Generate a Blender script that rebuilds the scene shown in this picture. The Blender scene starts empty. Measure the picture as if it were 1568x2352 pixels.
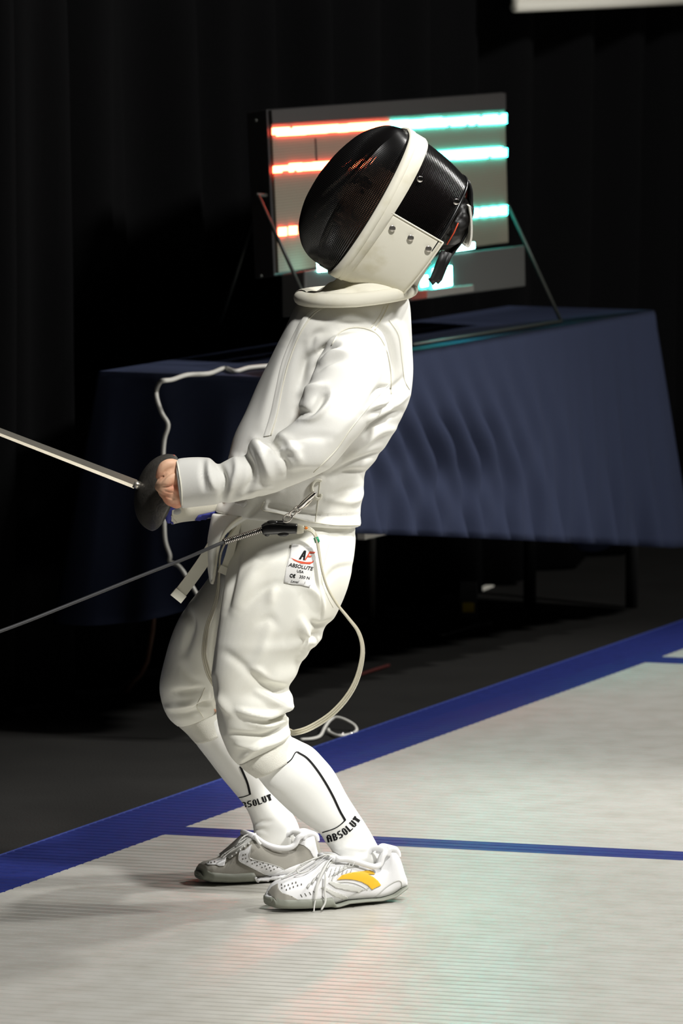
import bpy, bmesh, math, random
import numpy as np
from mathutils import Vector, noise
from mathutils.bvhtree import BVHTree
from mathutils.geometry import delaunay_2d_cdt

random.seed(7); np.random.seed(7)
sc = bpy.context.scene
COL = sc.collection

# ------------------------------------------------------------------ camera
FPX, CX, CY = 14000.0, 784.0, 1176.0
CAM_H = 1.757
PITCH = math.atan((CY + 250.0) / FPX)
cp, sp = math.cos(PITCH), math.sin(PITCH)
cam_d = bpy.data.cameras.new('camera'); cam = bpy.data.objects.new('camera', cam_d); COL.objects.link(cam)
cam.location = (0, 0, CAM_H); cam.rotation_euler = (math.pi / 2 - PITCH, 0, 0)
cam_d.sensor_fit = 'HORIZONTAL'; cam_d.sensor_width = 24.0; cam_d.lens = FPX / 1568 * 24.0
cam_d.clip_end = 200
cam_d.dof.use_dof = True; cam_d.dof.focus_distance = 10.6; cam_d.dof.aperture_fstop = 9.0
sc.camera = cam

# ------------------------------------------------------------------ world, lights, exposure
world = bpy.data.worlds.new('hall'); sc.world = world; world.use_nodes = True
world.node_tree.nodes['Background'].inputs[0].default_value = (0.9, 0.93, 1.0, 1)
world.node_tree.nodes['Background'].inputs[1].default_value = 0.008

def area(name, loc, target, size, power, color):
    l = bpy.data.lights.new(name, 'AREA'); l.shape = 'DISK'; l.size = size; l.energy = power; l.color = color
    o = bpy.data.objects.new(name, l); COL.objects.link(o); o.location = loc
    o.rotation_euler = (Vector(target) - Vector(loc)).to_track_quat('-Z', 'Y').to_euler()
    return o
def spot(name, loc, target, power, color, cone, blend, rad):
    l = bpy.data.lights.new(name, 'SPOT'); l.energy = power; l.color = color; l.spot_size = math.radians(cone); l.spot_blend = blend; l.shadow_soft_size = rad
    o = bpy.data.objects.new(name, l); COL.objects.link(o); o.location = loc
    o.rotation_euler = (Vector(target) - Vector(loc)).to_track_quat('-Z', 'Y').to_euler()
    return o
# stage spots hung over the strip: two from the right, one from the camera side aimed down at the strip
area('hall_lamp_right', (4.6, 11.6, 4.6), (0, 10.8, 0.6), 0.7, 330, (1.0, 0.985, 0.95))
spot('stage_spot_front', (1.6, 6.9, 5.2), (0.2, 10.0, 0.35), 1450, (1.0, 0.985, 0.95), 31, 0.3, 0.25)
spot('stage_spot_back', (2.6, 13.2, 5.2), (0.1, 10.3, 0.5), 850, (1.0, 0.985, 0.95), 40, 0.4, 0.18)
spot('stage_spot_far', (3.2, 13.0, 5.2), (1.3, 12.8, 0.0), 900, (1.0, 0.985, 0.95), 40, 0.45, 0.25)
sc.view_settings.view_transform = 'Standard'; sc.view_settings.look = 'None'
sc.view_settings.exposure = 0.0; sc.view_settings.gamma = 1.0; sc.view_settings.use_curve_mapping = False

# ------------------------------------------------------------------ pixel <-> world
def ray(px, py):
    a = (px - CX) / FPX; b = -(py - CY) / FPX
    return Vector((a, cp + b * sp, -sp + b * cp))
CAMP = Vector((0, 0, CAM_H))
def at(px, py, Y):
    d = ray(px, py); return CAMP + d * (Y / d.y)
def floor_pt(px, py, z=0.0):
    d = ray(px, py); return CAMP + d * ((z - CAM_H) / d.z)
def onplane(px, py, p0, n):
    d = ray(px, py); return CAMP + d * ((p0 - CAMP).dot(n) / d.dot(n))
def proj(co):
    x = co[:, 0]; y = co[:, 1]; z = co[:, 2] - CAM_H
    dep = y * cp - z * sp
    return np.stack([CX + FPX * x / dep, CY - FPX * (y * sp + z * cp) / dep], 1)

# ------------------------------------------------------------------ materials
def lin(c):
    return tuple((v / 255 / 12.92 if v / 255 <= 0.04045 else ((v / 255 + 0.055) / 1.055) ** 2.4) for v in c) + (1.0,)
def mat(name, rgb, rough=0.6, metal=0.0, bump=None, var=None, spec=0.5, emit=None, trans=0.0, alpha=1.0, sheen=0.0, coat=0.0):
    m = bpy.data.materials.new(name); m.use_nodes = True
    nt = m.node_tree; p = nt.nodes['Principled BSDF']
    p.inputs['Base Color'].default_value = lin(rgb); p.inputs['Roughness'].default_value = rough
    p.inputs['Metallic'].default_value = metal; p.inputs['Specular IOR Level'].default_value = spec
    p.inputs['Transmission Weight'].default_value = trans; p.inputs['Alpha'].default_value = alpha
    p.inputs['Sheen Weight'].default_value = sheen; p.inputs['Coat Weight'].default_value = coat
    if emit:
        p.inputs['Emission Color'].default_value = lin(emit[0]) if max(emit[0]) > 1 else emit[0] + (1,)
        p.inputs['Emission Strength'].default_value = emit[1]
    tc = None
    if bump or var:
        tc = nt.nodes.new('ShaderNodeTexCoord')
    if var:                       # var = (scale, rgb2, lo, hi): stains and wear
        n = nt.nodes.new('ShaderNodeTexNoise'); n.inputs['Scale'].default_value = var[0]; n.inputs['Detail'].default_value = 6
        r = nt.nodes.new('ShaderNodeValToRGB'); r.color_ramp.elements[0].position = var[2]; r.color_ramp.elements[1].position = var[3]
        r.color_ramp.elements[0].color = lin(var[1]); r.color_ramp.elements[1].color = lin(rgb)
        nt.links.new(tc.outputs['Object'], n.inputs['Vector']); nt.links.new(n.outputs['Fac'], r.inputs['Fac'])
        nt.links.new(r.outputs['Color'], p.inputs['Base Color'])
    if bump:                      # bump = (scale, strength, distance)
        n = nt.nodes.new('ShaderNodeTexNoise'); n.inputs['Scale'].default_value = bump[0]; n.inputs['Detail'].default_value = 3
        b = nt.nodes.new('ShaderNodeBump'); b.inputs['Strength'].default_value = bump[1]; b.inputs['Distance'].default_value = bump[2]
        nt.links.new(tc.outputs['Object'], n.inputs['Vector']); nt.links.new(n.outputs['Fac'], b.inputs['Height'])
        nt.links.new(b.outputs['Normal'], p.inputs['Normal'])
    return m
M = {}
M['jacket'] = mat('white_fencing_cloth', (231, 230, 224), 0.85, bump=(900, 0.25, 0.0006), var=(6, (224, 222, 212), 0.25, 0.5), spec=0.2)
M['breeches'] = mat('white_breeches_cloth', (229, 228, 219), 0.85, bump=(900, 0.25, 0.0006), var=(7, (219, 216, 203), 0.25, 0.52), spec=0.2)
M['piping'] = mat('white_piping', (226, 223, 208), 0.7, spec=0.3)
M['velour'] = mat('white_velour', (215, 213, 203), 0.95, bump=(700, 0.5, 0.002), spec=0.1)
M['sock'] = mat('white_knit', (238, 238, 234), 0.9, bump=(1200, 0.3, 0.0006), spec=0.15)
M['ink'] = mat('black_print', (14, 14, 16), 0.8, spec=0.2)
M['bib'] = mat('white_bib_cloth', (228, 224, 208), 0.75, bump=(800, 0.2, 0.0005), var=(16, (206, 199, 172), 0.28, 0.5), spec=0.3)
M['wire'] = mat('black_painted_wire', (8, 7, 7), 0.22, spec=0.45)
M['liner'] = mat('dark_red_mask_liner', (34, 14, 12), 0.9)
M['blackrub'] = mat('black_rubber', (12, 12, 13), 0.5)
M['blackgloss'] = mat('black_plastic', (14, 14, 15), 0.28, spec=0.6)
M['rivet'] = mat('steel_rivet', (170, 165, 158), 0.3, metal=0.9)
M['hair'] = mat('black_hair', (14, 11, 10), 0.5)
M['skin'] = mat('skin', (230, 184, 152), 0.55, bump=(160, 0.2, 0.001), var=(28, (214, 140, 110), 0.3, 0.58))
M['steel'] = mat('steel_blade', (196, 190, 178), 0.32, metal=0.9)
M['darksteel'] = mat('dull_dark_guard', (84, 81, 76), 0.40, metal=0.35, bump=(240, 0.35, 0.002), var=(30, (62, 60, 56), 0.3, 0.6))
M['chrome'] = mat('chrome', (215, 210, 205), 0.15, metal=1.0)
M['glove'] = mat('white_glove_leather', (220, 216, 200), 0.6, bump=(300, 0.2, 0.001))
M['gloveblue'] = mat('blue_glove_cloth', (62, 66, 150), 0.8)
M['shoewhite'] = mat('white_shoe_leather', (226, 226, 227), 0.45, bump=(500, 0.1, 0.0004))
M['shoegrey'] = mat('grey_shoe_suede', (150, 147, 138), 0.85, bump=(900, 0.3, 0.0006))
M['shoelight'] = mat('light_grey_shoe_trim', (186, 186, 182), 0.6)
M['sole'] = mat('grey_rubber_sole', (136, 139, 128), 0.6)
M['gold'] = mat('yellow_logo', (226, 178, 38), 0.5)
M['lace'] = mat('white_lace', (206, 206, 202), 0.6)
M['hole'] = mat('dark_vent_mesh', (92, 90, 84), 0.9)
M['vent'] = mat('grey_vent_mesh', (196, 196, 190), 0.8)
M['clear'] = mat('clear_cord_plastic', (214, 208, 186), 0.18, spec=0.6, trans=0.25, coat=0.4)
M['greentape'] = mat('green_tape', (20, 140, 96), 0.5)
M['orange'] = mat('orange_dot', (230, 130, 40), 0.5)
M['cable'] = mat('dark_grey_cable', (52, 52, 54), 0.55)
M['whitecable'] = mat('white_cable', (196, 194, 186), 0.6)
M['navy'] = mat('navy_tablecloth', (42, 48, 68), 0.9, bump=(260, 0.25, 0.002), spec=0.15)
M['curtain'] = mat('black_velvet', (6, 6, 7), 0.95, bump=(60, 0.2, 0.004), spec=0.1)
M['carpet'] = mat('dark_hall_floor', (21, 20, 18), 0.85, bump=(200, 0.4, 0.004), var=(5, (17, 16, 14), 0.35, 0.65), spec=0.2)
M['blue'] = mat('blue_piste_paint', (31, 41, 103), 0.38, var=(40, (28, 37, 93), 0.3, 0.55))
M['blueedge'] = mat('blue_piste_edge', (52, 66, 132), 0.5)
M['deck'] = mat('ridged_aluminium', (206, 204, 197), 0.36, metal=0.5, var=(14, (192, 189, 180), 0.25, 0.6))
M['panelgrey'] = mat('led_panel_face', (112, 106, 92), 0.7)
M['header'] = mat('dark_grey_header', (50, 47, 46), 0.6)
M['housing'] = mat('black_housing', (22, 20, 20), 0.55)
M['boxgrey'] = mat('dark_grey_box', (58, 58, 56), 0.6)
M['strut'] = mat('grey_strut', (60, 62, 58), 0.5, metal=0.4)
M['red'] = mat('red_led', (255, 60, 30), 0.5, emit=((1.0, 0.07, 0.03), 44))
M['cyan'] = mat('cyan_led', (60, 255, 230), 0.5, emit=((0.045, 1.0, 0.85), 34))
M['cyanbar'] = mat('cyan_lamp_bar', (60, 255, 230), 0.5, emit=((0.06, 1.0, 0.85), 240))
M['whiteled'] = mat('white_green_led', (220, 255, 250), 0.5, emit=((0.35, 1.0, 0.9), 16))
M['white'] = mat('white_panel', (230, 226, 214), 0.7)
M['legmetal'] = mat('grey_leg_metal', (120, 118, 112), 0.5, metal=0.5)
M['legblack'] = mat('black_leg', (14, 14, 14), 0.6)
M['yellow'] = mat('yellow_tape', (206, 176, 20), 0.6)
M['rust'] = mat('brown_leg', (96, 62, 40), 0.6)
M['redcable'] = mat('red_cable', (70, 20, 16), 0.6)
M['patch'] = mat('label_cloth', (218, 217, 214), 0.6)
M['redprint'] = mat('orange_red_print', (206, 70, 30), 0.7)
# fine horizontal louvres of the LED panel
def add_lines(m, axis, scale, c2):
    nt = m.node_tree; p = nt.nodes['Principled BSDF']
    tc = nt.nodes.new('ShaderNodeTexCoord'); w = nt.nodes.new('ShaderNodeTexWave'); w.bands_direction = axis
    w.inputs['Scale'].default_value = scale
    mx = nt.nodes.new('ShaderNodeMix'); mx.data_type = 'RGBA'
    mx.inputs['A'].default_value = p.inputs['Base Color'].default_value; mx.inputs['B'].default_value = lin(c2)
    nt.links.new(tc.outputs['Object'], w.inputs['Vector']); nt.links.new(w.outputs['Fac'], mx.inputs['Factor'])
    nt.links.new(mx.outputs['Result'], p.inputs['Base Color'])
add_lines(M['panelgrey'], 'Z', 52, (92, 87, 75))

# ------------------------------------------------------------------ object helpers
def link(name, me, m, parent=None, smooth=True):
    o = bpy.data.objects.new(name, me); COL.objects.link(o)
    if m is not None:
        me.materials.clear(); me.materials.append(M[m])
    if smooth:
        me.polygons.foreach_set('use_smooth', [True] * len(me.polygons))
    if parent is not None:
        o.parent = parent; o.matrix_parent_inverse = parent_world(parent).inverted()
    return o
def parent_world(p):
    from mathutils import Matrix
    mw = Matrix.Translation(p.location)
    return mw if p.parent is None else mw @ Matrix.Identity(4) if p.type == 'EMPTY' else Matrix.Identity(4)
def mesh(verts, faces):
    me = bpy.data.meshes.new('m'); me.from_pydata([tuple(v) for v in verts], [], faces); me.update(); return me
def thing(name, label, cat, loc, group=None):
    o = bpy.data.objects.new(name, None); COL.objects.link(o); o.location = loc; o.empty_display_size = 0.1
    tag(o, label, cat, group); return o
def tag(o, label, cat=None, group=None, kind=None):
    o['label'] = label
    if cat: o['category'] = cat
    if group: o['group'] = group
    if kind: o['kind'] = kind
    return o
def merge(*parts):
    V, Fc = [], []
    for v, f in parts:
        n = len(V); V += [tuple(q) for q in v]; Fc += [tuple(i + n for i in q) for q in f]
    return V, Fc
def catmull(arr, sub):
    a = np.asarray(arr, float); n = len(a)
    if n < 3 or sub <= 1:
        if n == 2 and sub > 1:
            return np.array([a[0] + (a[1] - a[0]) * k / sub for k in range(sub + 1)])
        return a
    out = []
    for i in range(n - 1):
        p0 = a[i - 1] if i > 0 else 2 * a[0] - a[1]; p1 = a[i]; p2 = a[i + 1]
        p3 = a[i + 2] if i + 2 < n else 2 * a[-1] - a[-2]
        for k in range(sub):
            t = k / sub
            out.append(0.5 * (2 * p1 + (p2 - p0) * t + (2 * p0 - 5 * p1 + 4 * p2 - p3) * t * t + (3 * p1 - p0 - 3 * p2 + p3) * t ** 3))
    out.append(a[-1]); return np.array(out)
def ringfaces(nr, ns, caps=True, closed=True):
    f = []
    for i in range(nr - 1):
        for j in range(ns if closed else ns - 1):
            k = (j + 1) % ns
            f.append((i * ns + j, i * ns + k, (i + 1) * ns + k, (i + 1) * ns + j))
    if caps:
        f.append(tuple(reversed(range(ns)))); f.append(tuple((nr - 1) * ns + j for j in range(ns)))
    return f
def loft_px(rows, sub=6, ns=40, ex=1.0, caps=True):
    """rows: (Lx,Ly,Rx,Ry,YL,YR,hd): outline points on both sides, their depths, and half depth."""
    r = catmull(rows, sub); V = []
    for q in r:
        L = at(q[0], q[1], q[4]); R = at(q[2], q[3], q[5]); c = (L + R) / 2; h = (R - L) / 2
        for j in range(ns):
            t = 2 * math.pi * j / ns; ct, st = math.cos(t), math.sin(t)
            ct = math.copysign(abs(ct) ** ex, ct); st = math.copysign(abs(st) ** ex, st)
            V.append(c + h * ct + Vector((0, q[6] * st, 0)))
    return V, ringfaces(len(r), ns, caps)
def tube(pts, rad, ns=8, sub=1, caps=True):
    p = catmull([tuple(x) for x in pts], sub)
    if np.isscalar(rad): rr = np.full(len(p), rad)
    else: rr = catmull([[x] for x in rad], sub)[:, 0]
    P = [Vector(x) for x in p]; V = []
    prev = None
    for i, c in enumerate(P):
        d = (P[min(i + 1, len(P) - 1)] - P[max(i - 1, 0)]).normalized()
        if prev is None:
            prev = d.orthogonal().normalized()
        prev = (prev - d * prev.dot(d)).normalized(); s = d.cross(prev)
        for j in range(ns):
            t = 2 * math.pi * j / ns
            V.append(c + (prev * math.cos(t) + s * math.sin(t)) * rr[i])
    return V, ringfaces(len(P), ns, caps)
def ribbon(pts, wdir, w, th):
    """flat strap: rectangular section along pts; wdir side vector per call."""
    V = []; P = [Vector(x) for x in pts]; wd = Vector(wdir).normalized()
    for i, c in enumerate(P):
        d = (P[min(i + 1, len(P) - 1)] - P[max(i - 1, 0)]).normalized()
        s = (wd - d * wd.dot(d)).normalized(); n = d.cross(s)
        for a, b in ((-1, -1), (1, -1), (1, 1), (-1, 1)):
            V.append(c + s * (a * w / 2) + n * (b * th / 2))
    return V, ringfaces(len(P), 4)
def ellipsoid(c, ax, rad, nu=20, nv=12):
    V, Fc = [], []
    for i in range(nv + 1):
        ph = math.pi * i / nv
        for j in range(nu):
            t = 2 * math.pi * j / nu
            V.append(Vector(c) + ax[0] * (rad[0] * math.sin(ph) * math.cos(t)) + ax[1] * (rad[1] * math.sin(ph) * math.sin(t)) + ax[2] * (rad[2] * math.cos(ph)))
    return V, ringfaces(nv + 1, nu, False)
XYZ = (Vector((1, 0, 0)), Vector((0, 1, 0)), Vector((0, 0, 1)))
def boxf(o, ex, ey, ez):
    """box from corner o with edge vectors"""
    V = [o, o + ex, o + ex + ey, o + ey, o + ez, o + ex + ez, o + ex + ey + ez, o + ey + ez]
    return V, [(0, 3, 2, 1), (4, 5, 6, 7), (0, 1, 5, 4), (1, 2, 6, 5), (2, 3, 7, 6), (3, 0, 4, 7)]
def rbox(name, part, m, parent=None, bev=0.003):
    me = mesh(*part); bm = bmesh.new(); bm.from_mesh(me); bmesh.ops.recalc_face_normals(bm, faces=bm.faces)
    if bev: bmesh.ops.bevel(bm, geom=bm.edges[:], offset=bev, segments=2, affect='EDGES', profile=0.6)
    bm.to_mesh(me); bm.free()
    return link(name, me, m, parent, smooth=False)
def remesh(parts, voxel, smooth=6):
    me = mesh(*merge(*parts)); bm = bmesh.new(); bm.from_mesh(me); bmesh.ops.recalc_face_normals(bm, faces=bm.faces); bm.to_mesh(me); bm.free()
    o = bpy.data.objects.new('t', me); COL.objects.link(o)
    r = o.modifiers.new('r', 'REMESH'); r.mode = 'VOXEL'; r.voxel_size = voxel
    if smooth:
        s = o.modifiers.new('s', 'SMOOTH'); s.factor = 0.5; s.iterations = smooth
    dg = bpy.context.evaluated_depsgraph_get(); dg.update()
    out = bpy.data.meshes.new_from_object(o.evaluated_get(dg))
    bpy.data.objects.remove(o); bpy.data.meshes.remove(me)
    return out
def getco(me):
    a = np.empty(len(me.vertices) * 3); me.vertices.foreach_get('co', a); return a.reshape(-1, 3)
def getno(me):
    a = np.empty(len(me.vertices) * 3); me.vertices.foreach_get('normal', a); return a.reshape(-1, 3)
def setco(me, co):
    me.vertices.foreach_set('co', co.ravel()); me.update()
def polydist(p, line):
    """distance of pixels to a polyline, and the fade towards its two ends"""
    line = catmull(line, 4); best = np.full(len(p), 1e9); par = np.zeros(len(p)); n = len(line) - 1
    for i in range(n):
        a, b = line[i], line[i + 1]; ab = b - a; t = np.clip(((p - a) @ ab) / max(ab @ ab, 1e-9), 0, 1)
        d = np.linalg.norm(p - (a + t[:, None] * ab), axis=1)
        m_ = d < best; best[m_] = d[m_]; par[m_] = (i + t[m_]) / n
    return best, par
def sculpt(me, strokes, ymax=99, gain=1.0):
    """strokes: (polyline in photograph pixels, width px, height in mm); pushes the visible cloth in or out."""
    co = getco(me); no = getno(me); p = proj(co)
    vis = np.clip((-no[:, 1] + 0.25) / 0.5, 0, 1) * (co[:, 1] < ymax)
    disp = np.zeros(len(co))
    for line, w, amp in strokes:
        w = max(w * 0.8, 2.6) if gain > 1 else w; amp = amp * gain
        L = np.array(line, float); lo = L.min(0) - 3 * w; hi = L.max(0) + 3 * w
        idx = np.where((p[:, 0] > lo[0]) & (p[:, 0] < hi[0]) & (p[:, 1] > lo[1]) & (p[:, 1] < hi[1]) & (vis > 0))[0]
        if len(idx) == 0: continue
        d, t = polydist(p[idx], L)
        fade = np.sin(np.pi * np.clip(t * 0.9 + 0.05, 0, 1)) ** 0.6
        disp[idx] += amp * 0.001 * np.exp(-(d / w) ** 2) * fade * vis[idx]
    setco(me, co + no * disp[:, None])
def relax(me, it=2, f=0.5):
    co = getco(me); e = np.empty(len(me.edges) * 2, dtype=np.int32); me.edges.foreach_get('vertices', e); e = e.reshape(-1, 2)
    deg = np.bincount(e.ravel(), minlength=len(co)).astype(float)[:, None]
    for _ in range(it):
        acc = np.zeros_like(co)
        for k in range(3):
            acc[:, k] = np.bincount(e[:, 0], co[e[:, 1], k], len(co)) + np.bincount(e[:, 1], co[e[:, 0], k], len(co))
        co = co * (1 - f) + f * acc / np.maximum(deg, 1)
    setco(me, co)
def ripple(me, scale, amp, seed=0.0):
    co = getco(me); no = getno(me)
    d = np.array([noise.noise(Vector((c[0] * scale + seed, c[1] * scale, c[2] * scale))) for c in co])
    setco(me, co + no * (d * amp)[:, None])
def bvh(me):
    me.calc_loop_triangles()
    return BVHTree.FromPolygons([v.co[:] for v in me.vertices], [p.vertices[:] for p in me.polygons])
def hit(tree, px, py, off=0.0):
    d = ray(px, py).normalized(); loc, nor, i, dist = tree.ray_cast(CAMP, d)
    if loc is None: return None
    if nor.dot(d) > 0: nor = -nor
    return loc + nor * off
def seam(name, line, tree, rad, m, parent, sub=8, off=0.0, ns=6):
    pts = [hit(tree, q[0], q[1], off) for q in catmull(line, sub)]
    pts = [q for q in pts if q is not None]
    # drop jumps in depth
    out = [pts[0]]
    for q in pts[1:]:
        if (q - out[-1]).length < 0.05: out.append(q)
    if len(out) < 2: return None
    return link(name, mesh(*tube(out, rad, ns)), m, parent)
def densify(poly, step):
    out = []
    for i, a in enumerate(poly):
        b = poly[(i + 1) % len(poly)]; n = max(1, int(math.hypot(b[0] - a[0], b[1] - a[1]) / step))
        out += [(a[0] + (b[0] - a[0]) * k / n, a[1] + (b[1] - a[1]) * k / n) for k in range(n)]
    return out
def inside(pt, poly):
    x, y = pt; r = False
    for i in range(len(poly)):
        x1, y1 = poly[i]; x2, y2 = poly[i - 1]
        if (y1 > y) != (y2 > y) and x < (x2 - x1) * (y - y1) / (y2 - y1) + x1: r = not r
    return r
def decal(name, polys, tree, m, parent, off=0.0006, step=5.0, th=0.0008, maxjump=0.06):
    """thin cloth / print pieces that follow the surface they lie on"""
    parts = []
    for poly in polys:
        b = densify(poly, step); pts = [Vector(q) for q in b]; n = len(pts)
        xs = [q[0] for q in b]; ys = [q[1] for q in b]
        y = min(ys) + step
        while y < max(ys):
            x = min(xs) + step
            while x < max(xs):
                if inside((x, y), b): pts.append(Vector((x, y)))
                x += step
            y += step
        v, e, f, *_ = delaunay_2d_cdt(pts, [], [list(range(n))], 1, 1e-4)
        P = [hit(tree, q.x, q.y, off) for q in v]
        ok = [q is not None for q in P]
        if not any(ok): continue
        med = sorted(q.y for q in P if q is not None)[len([1 for q in ok if q]) // 2]
        ok = [q is not None and abs(q.y - med) < maxjump for q in P]
        fs = [tuple(t) for t in f if all(ok[i] for i in t)]
        parts.append(([q if q is not None else Vector((0, 0, 0)) for q in P], fs))
    if not parts: return None
    me = mesh(*merge(*parts)); bm = bmesh.new(); bm.from_mesh(me)
    bmesh.ops.delete(bm, geom=[v for v in bm.verts if not v.link_faces], context='VERTS')
    bmesh.ops.recalc_face_normals(bm, faces=bm.faces)
    # face the camera, then give the piece its thickness
    for f in bm.faces:
        if f.normal.y > 0: f.normal_flip()
    bm.to_mesh(me); bm.free()
    o = link(name, me, m, parent)
    if th:
        s = o.modifiers.new('thickness', 'SOLIDIFY'); s.thickness = th; s.offset = 1.0
    return o
def text_polys(txt, origin, ux, uy, size, bold=0.0, shear=0.0):
    """flat outline text: polygons in photograph pixels (each letter's faces)"""
    cu = bpy.data.curves.new('t', 'FONT'); cu.body = txt; cu.size = size; cu.offset = bold; cu.shear = shear; cu.resolution_u = 3
    o = bpy.data.objects.new('t', cu); COL.objects.link(o); dg = bpy.context.evaluated_depsgraph_get(); dg.update()
    me = bpy.data.meshes.new_from_object(o.evaluated_get(dg)); 
    out = ([(origin[0] + ux[0] * v.co.x + uy[0] * v.co.y, origin[1] + ux[1] * v.co.x + uy[1] * v.co.y) for v in me.vertices], [tuple(p.vertices) for p in me.polygons])
    bpy.data.objects.remove(o); bpy.data.curves.remove(cu); bpy.data.meshes.remove(me)
    return out
def print_faces(name, chunks, tree, m, parent, off=0.0015):
    parts = []
    for v, f in chunks:
        P = [hit(tree, q[0], q[1], off) for q in v]
        fs = [t for t in f if all(P[i] is not None for i in t)]
        parts.append(([q if q is not None else Vector((0, 10.6, 1)) for q in P], fs))
    me = mesh(*merge(*parts)); bm = bmesh.new(); bm.from_mesh(me)
    bmesh.ops.delete(bm, geom=[v for v in bm.verts if not v.link_faces], context='VERTS'); bm.to_mesh(me); bm.free()
    return link(name, me, m, parent, smooth=False)

# ================================================================== SETTING
FZ = -0.014
def plane_grid(x0, x1, y0, y1, z):
    return [(x0, y0, z), (x1, y0, z), (x1, y1, z), (x0, y1, z)], [(0, 1, 2, 3)]
fl = link('floor', mesh(*plane_grid(-12, 14, -4, 26, FZ)), 'carpet'); tag(fl, 'dark matt hall floor around the raised strip', kind='structure')

# --- piste: ridged aluminium strip with blue border, its own frame u (along) and v (across)
E0, E1 = floor_pt(0, 1965), floor_pt(1568, 1425)
u = (E1 - E0).normalized()
v0, v1 = floor_pt(420, 1909), floor_pt(980, 1937)
v = (v1 - v0).normalized()
I0 = floor_pt(372, 1916)
def uv_of(p):
    d = p - E0; det = u.x * v.y - u.y * v.x
    return ((d.x * v.y - d.y * v.x) / det, (u.x * d.y - u.y * d.x) / det)
BW = uv_of(floor_pt(700, 1801))[1]
line_a = uv_of(floor_pt(700, 1912))[0], uv_of(floor_pt(700, 1932))[0]
line_b = uv_of(floor_pt(1540, 1509))[0], uv_of(floor_pt(1540, 1524))[0]
piste = thing('fencing_piste', 'ridged pale aluminium fencing strip with blue painted border underfoot', 'piste', (E0.x, E0.y, 0))
PITCHR = 0.0335; PW = 2.6; A0, A1 = -5.0, 9.0
nrid = int((A1 - A0) / PITCHR)
prof = [(0.0, -0.0016), (0.07, -0.0016), (0.13, -0.0002), (0.32, 0.0), (0.55, 0.0001), (0.80, 0.0), (0.93, -0.0003)]
def strip(w0, w1, pick, name, m):
    V, Fc = [], []
    rows = []
    for k in range(nrid):
        for fx, fz in prof:
            rows.append((A0 + (k + fx) * PITCHR, fz, k))
    last = None
    for i in range(len(rows) - 1):
        a, z, k = rows[i]; a2, z2, k2 = rows[i + 1]
        if not pick((a + a2) / 2): continue
        n = len(V)
        for aa, zz in ((a, z), (a2, z2)):
            for ww in (w0, w1):
                p = E0 + u * aa + v * ww; V.append((p.x, p.y, zz))
        Fc.append((n, n + 1, n + 3, n + 2))
    me = mesh(V, Fc); bm = bmesh.new(); bm.from_mesh(me); bmesh.ops.remove_doubles(bm, verts=bm.verts, dist=1e-5); bmesh.ops.recalc_face_normals(bm, faces=bm.faces)
    bm.faces.ensure_lookup_table()
    if bm.faces[0].normal.z < 0: bmesh.ops.reverse_faces(bm, faces=bm.faces)
    bm.to_mesh(me); bm.free()
    return link(name, me, m, piste, smooth=False)
def inline(a):
    return min(line_a) < a < max(line_a) or min(line_b) < a < max(line_b)
strip(BW, PW, lambda a: not inline(a), 'ridged_deck', 'deck')['kind'] = 'stuff'
strip(BW, PW, lambda a: min(line_a) < a < max(line_a), 'cross_line', 'blue')
strip(BW, PW, lambda a: min(line_b) < a < max(line_b), 'cross_line', 'blue')
strip(0.0, BW, lambda a: True, 'border_band', 'blue')
# far lip, a rounded paler edge that drops to the floor
lipv = []
P0, P1 = E0 + u * A0, E0 + u * A1
for P in (P0, P1):
    for dv, dz in ((0.0, 0.0003), (-0.006, 0.0), (-0.012, -0.005), (-0.012, FZ), (0.0, FZ)):
        q = P + v * dv; lipv.append((q.x, q.y, dz))
link('edge_lip', mesh(lipv, ringfaces(2, 5)), 'blueedge', piste, smooth=False)

# --- curtain behind the table, running with the strip
uu = Vector((u.x, u.y, 0)).normalized(); bb = Vector((-uu.y, uu.x, 0))
TZ = 0.74
Ct = floor_pt(600, 868, TZ); Rt = floor_pt(1500, 714, TZ)
tu = (Rt - Ct); TL = tu.length; tu.normalize(); tb = Vector((-tu.y, tu.x, 0))
cur0 = Ct + tb * 0.62
V, Fc = [], []
N, Kz = 900, 10
for i in range(N + 1):
    s = -4.5 + 10.5 * i / N
    for k in range(Kz + 1):
        z = FZ + 0.01 + 4.6 * k / Kz
        sl = s + 0.05 * (z - 1.0) * math.sin(s * 1.3)
        d = 0.045 * math.sin(sl * 19 + 1.5 * math.sin(sl * 3.1)) + 0.03 * math.sin(sl * 37 + 2.0 * math.sin(sl * 5.0)) * (0.6 + 0.4 * math.sin(z * 1.7 + s))
        p = cur0 + tu * s + tb * d; V.append((p.x, p.y, z))
for i in range(N):
    for k in range(Kz):
        a = i * (Kz + 1) + k; Fc.append((a, a + Kz + 1, a + Kz + 2, a + 1))
cu = link('stage_curtain', mesh(V, Fc), 'curtain'); tag(cu, 'black velvet curtain hanging in folds across the whole background', 'curtain')
m_ = cu.modifiers.new('thickness', 'SOLIDIFY'); m_.thickness = 0.004

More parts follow.
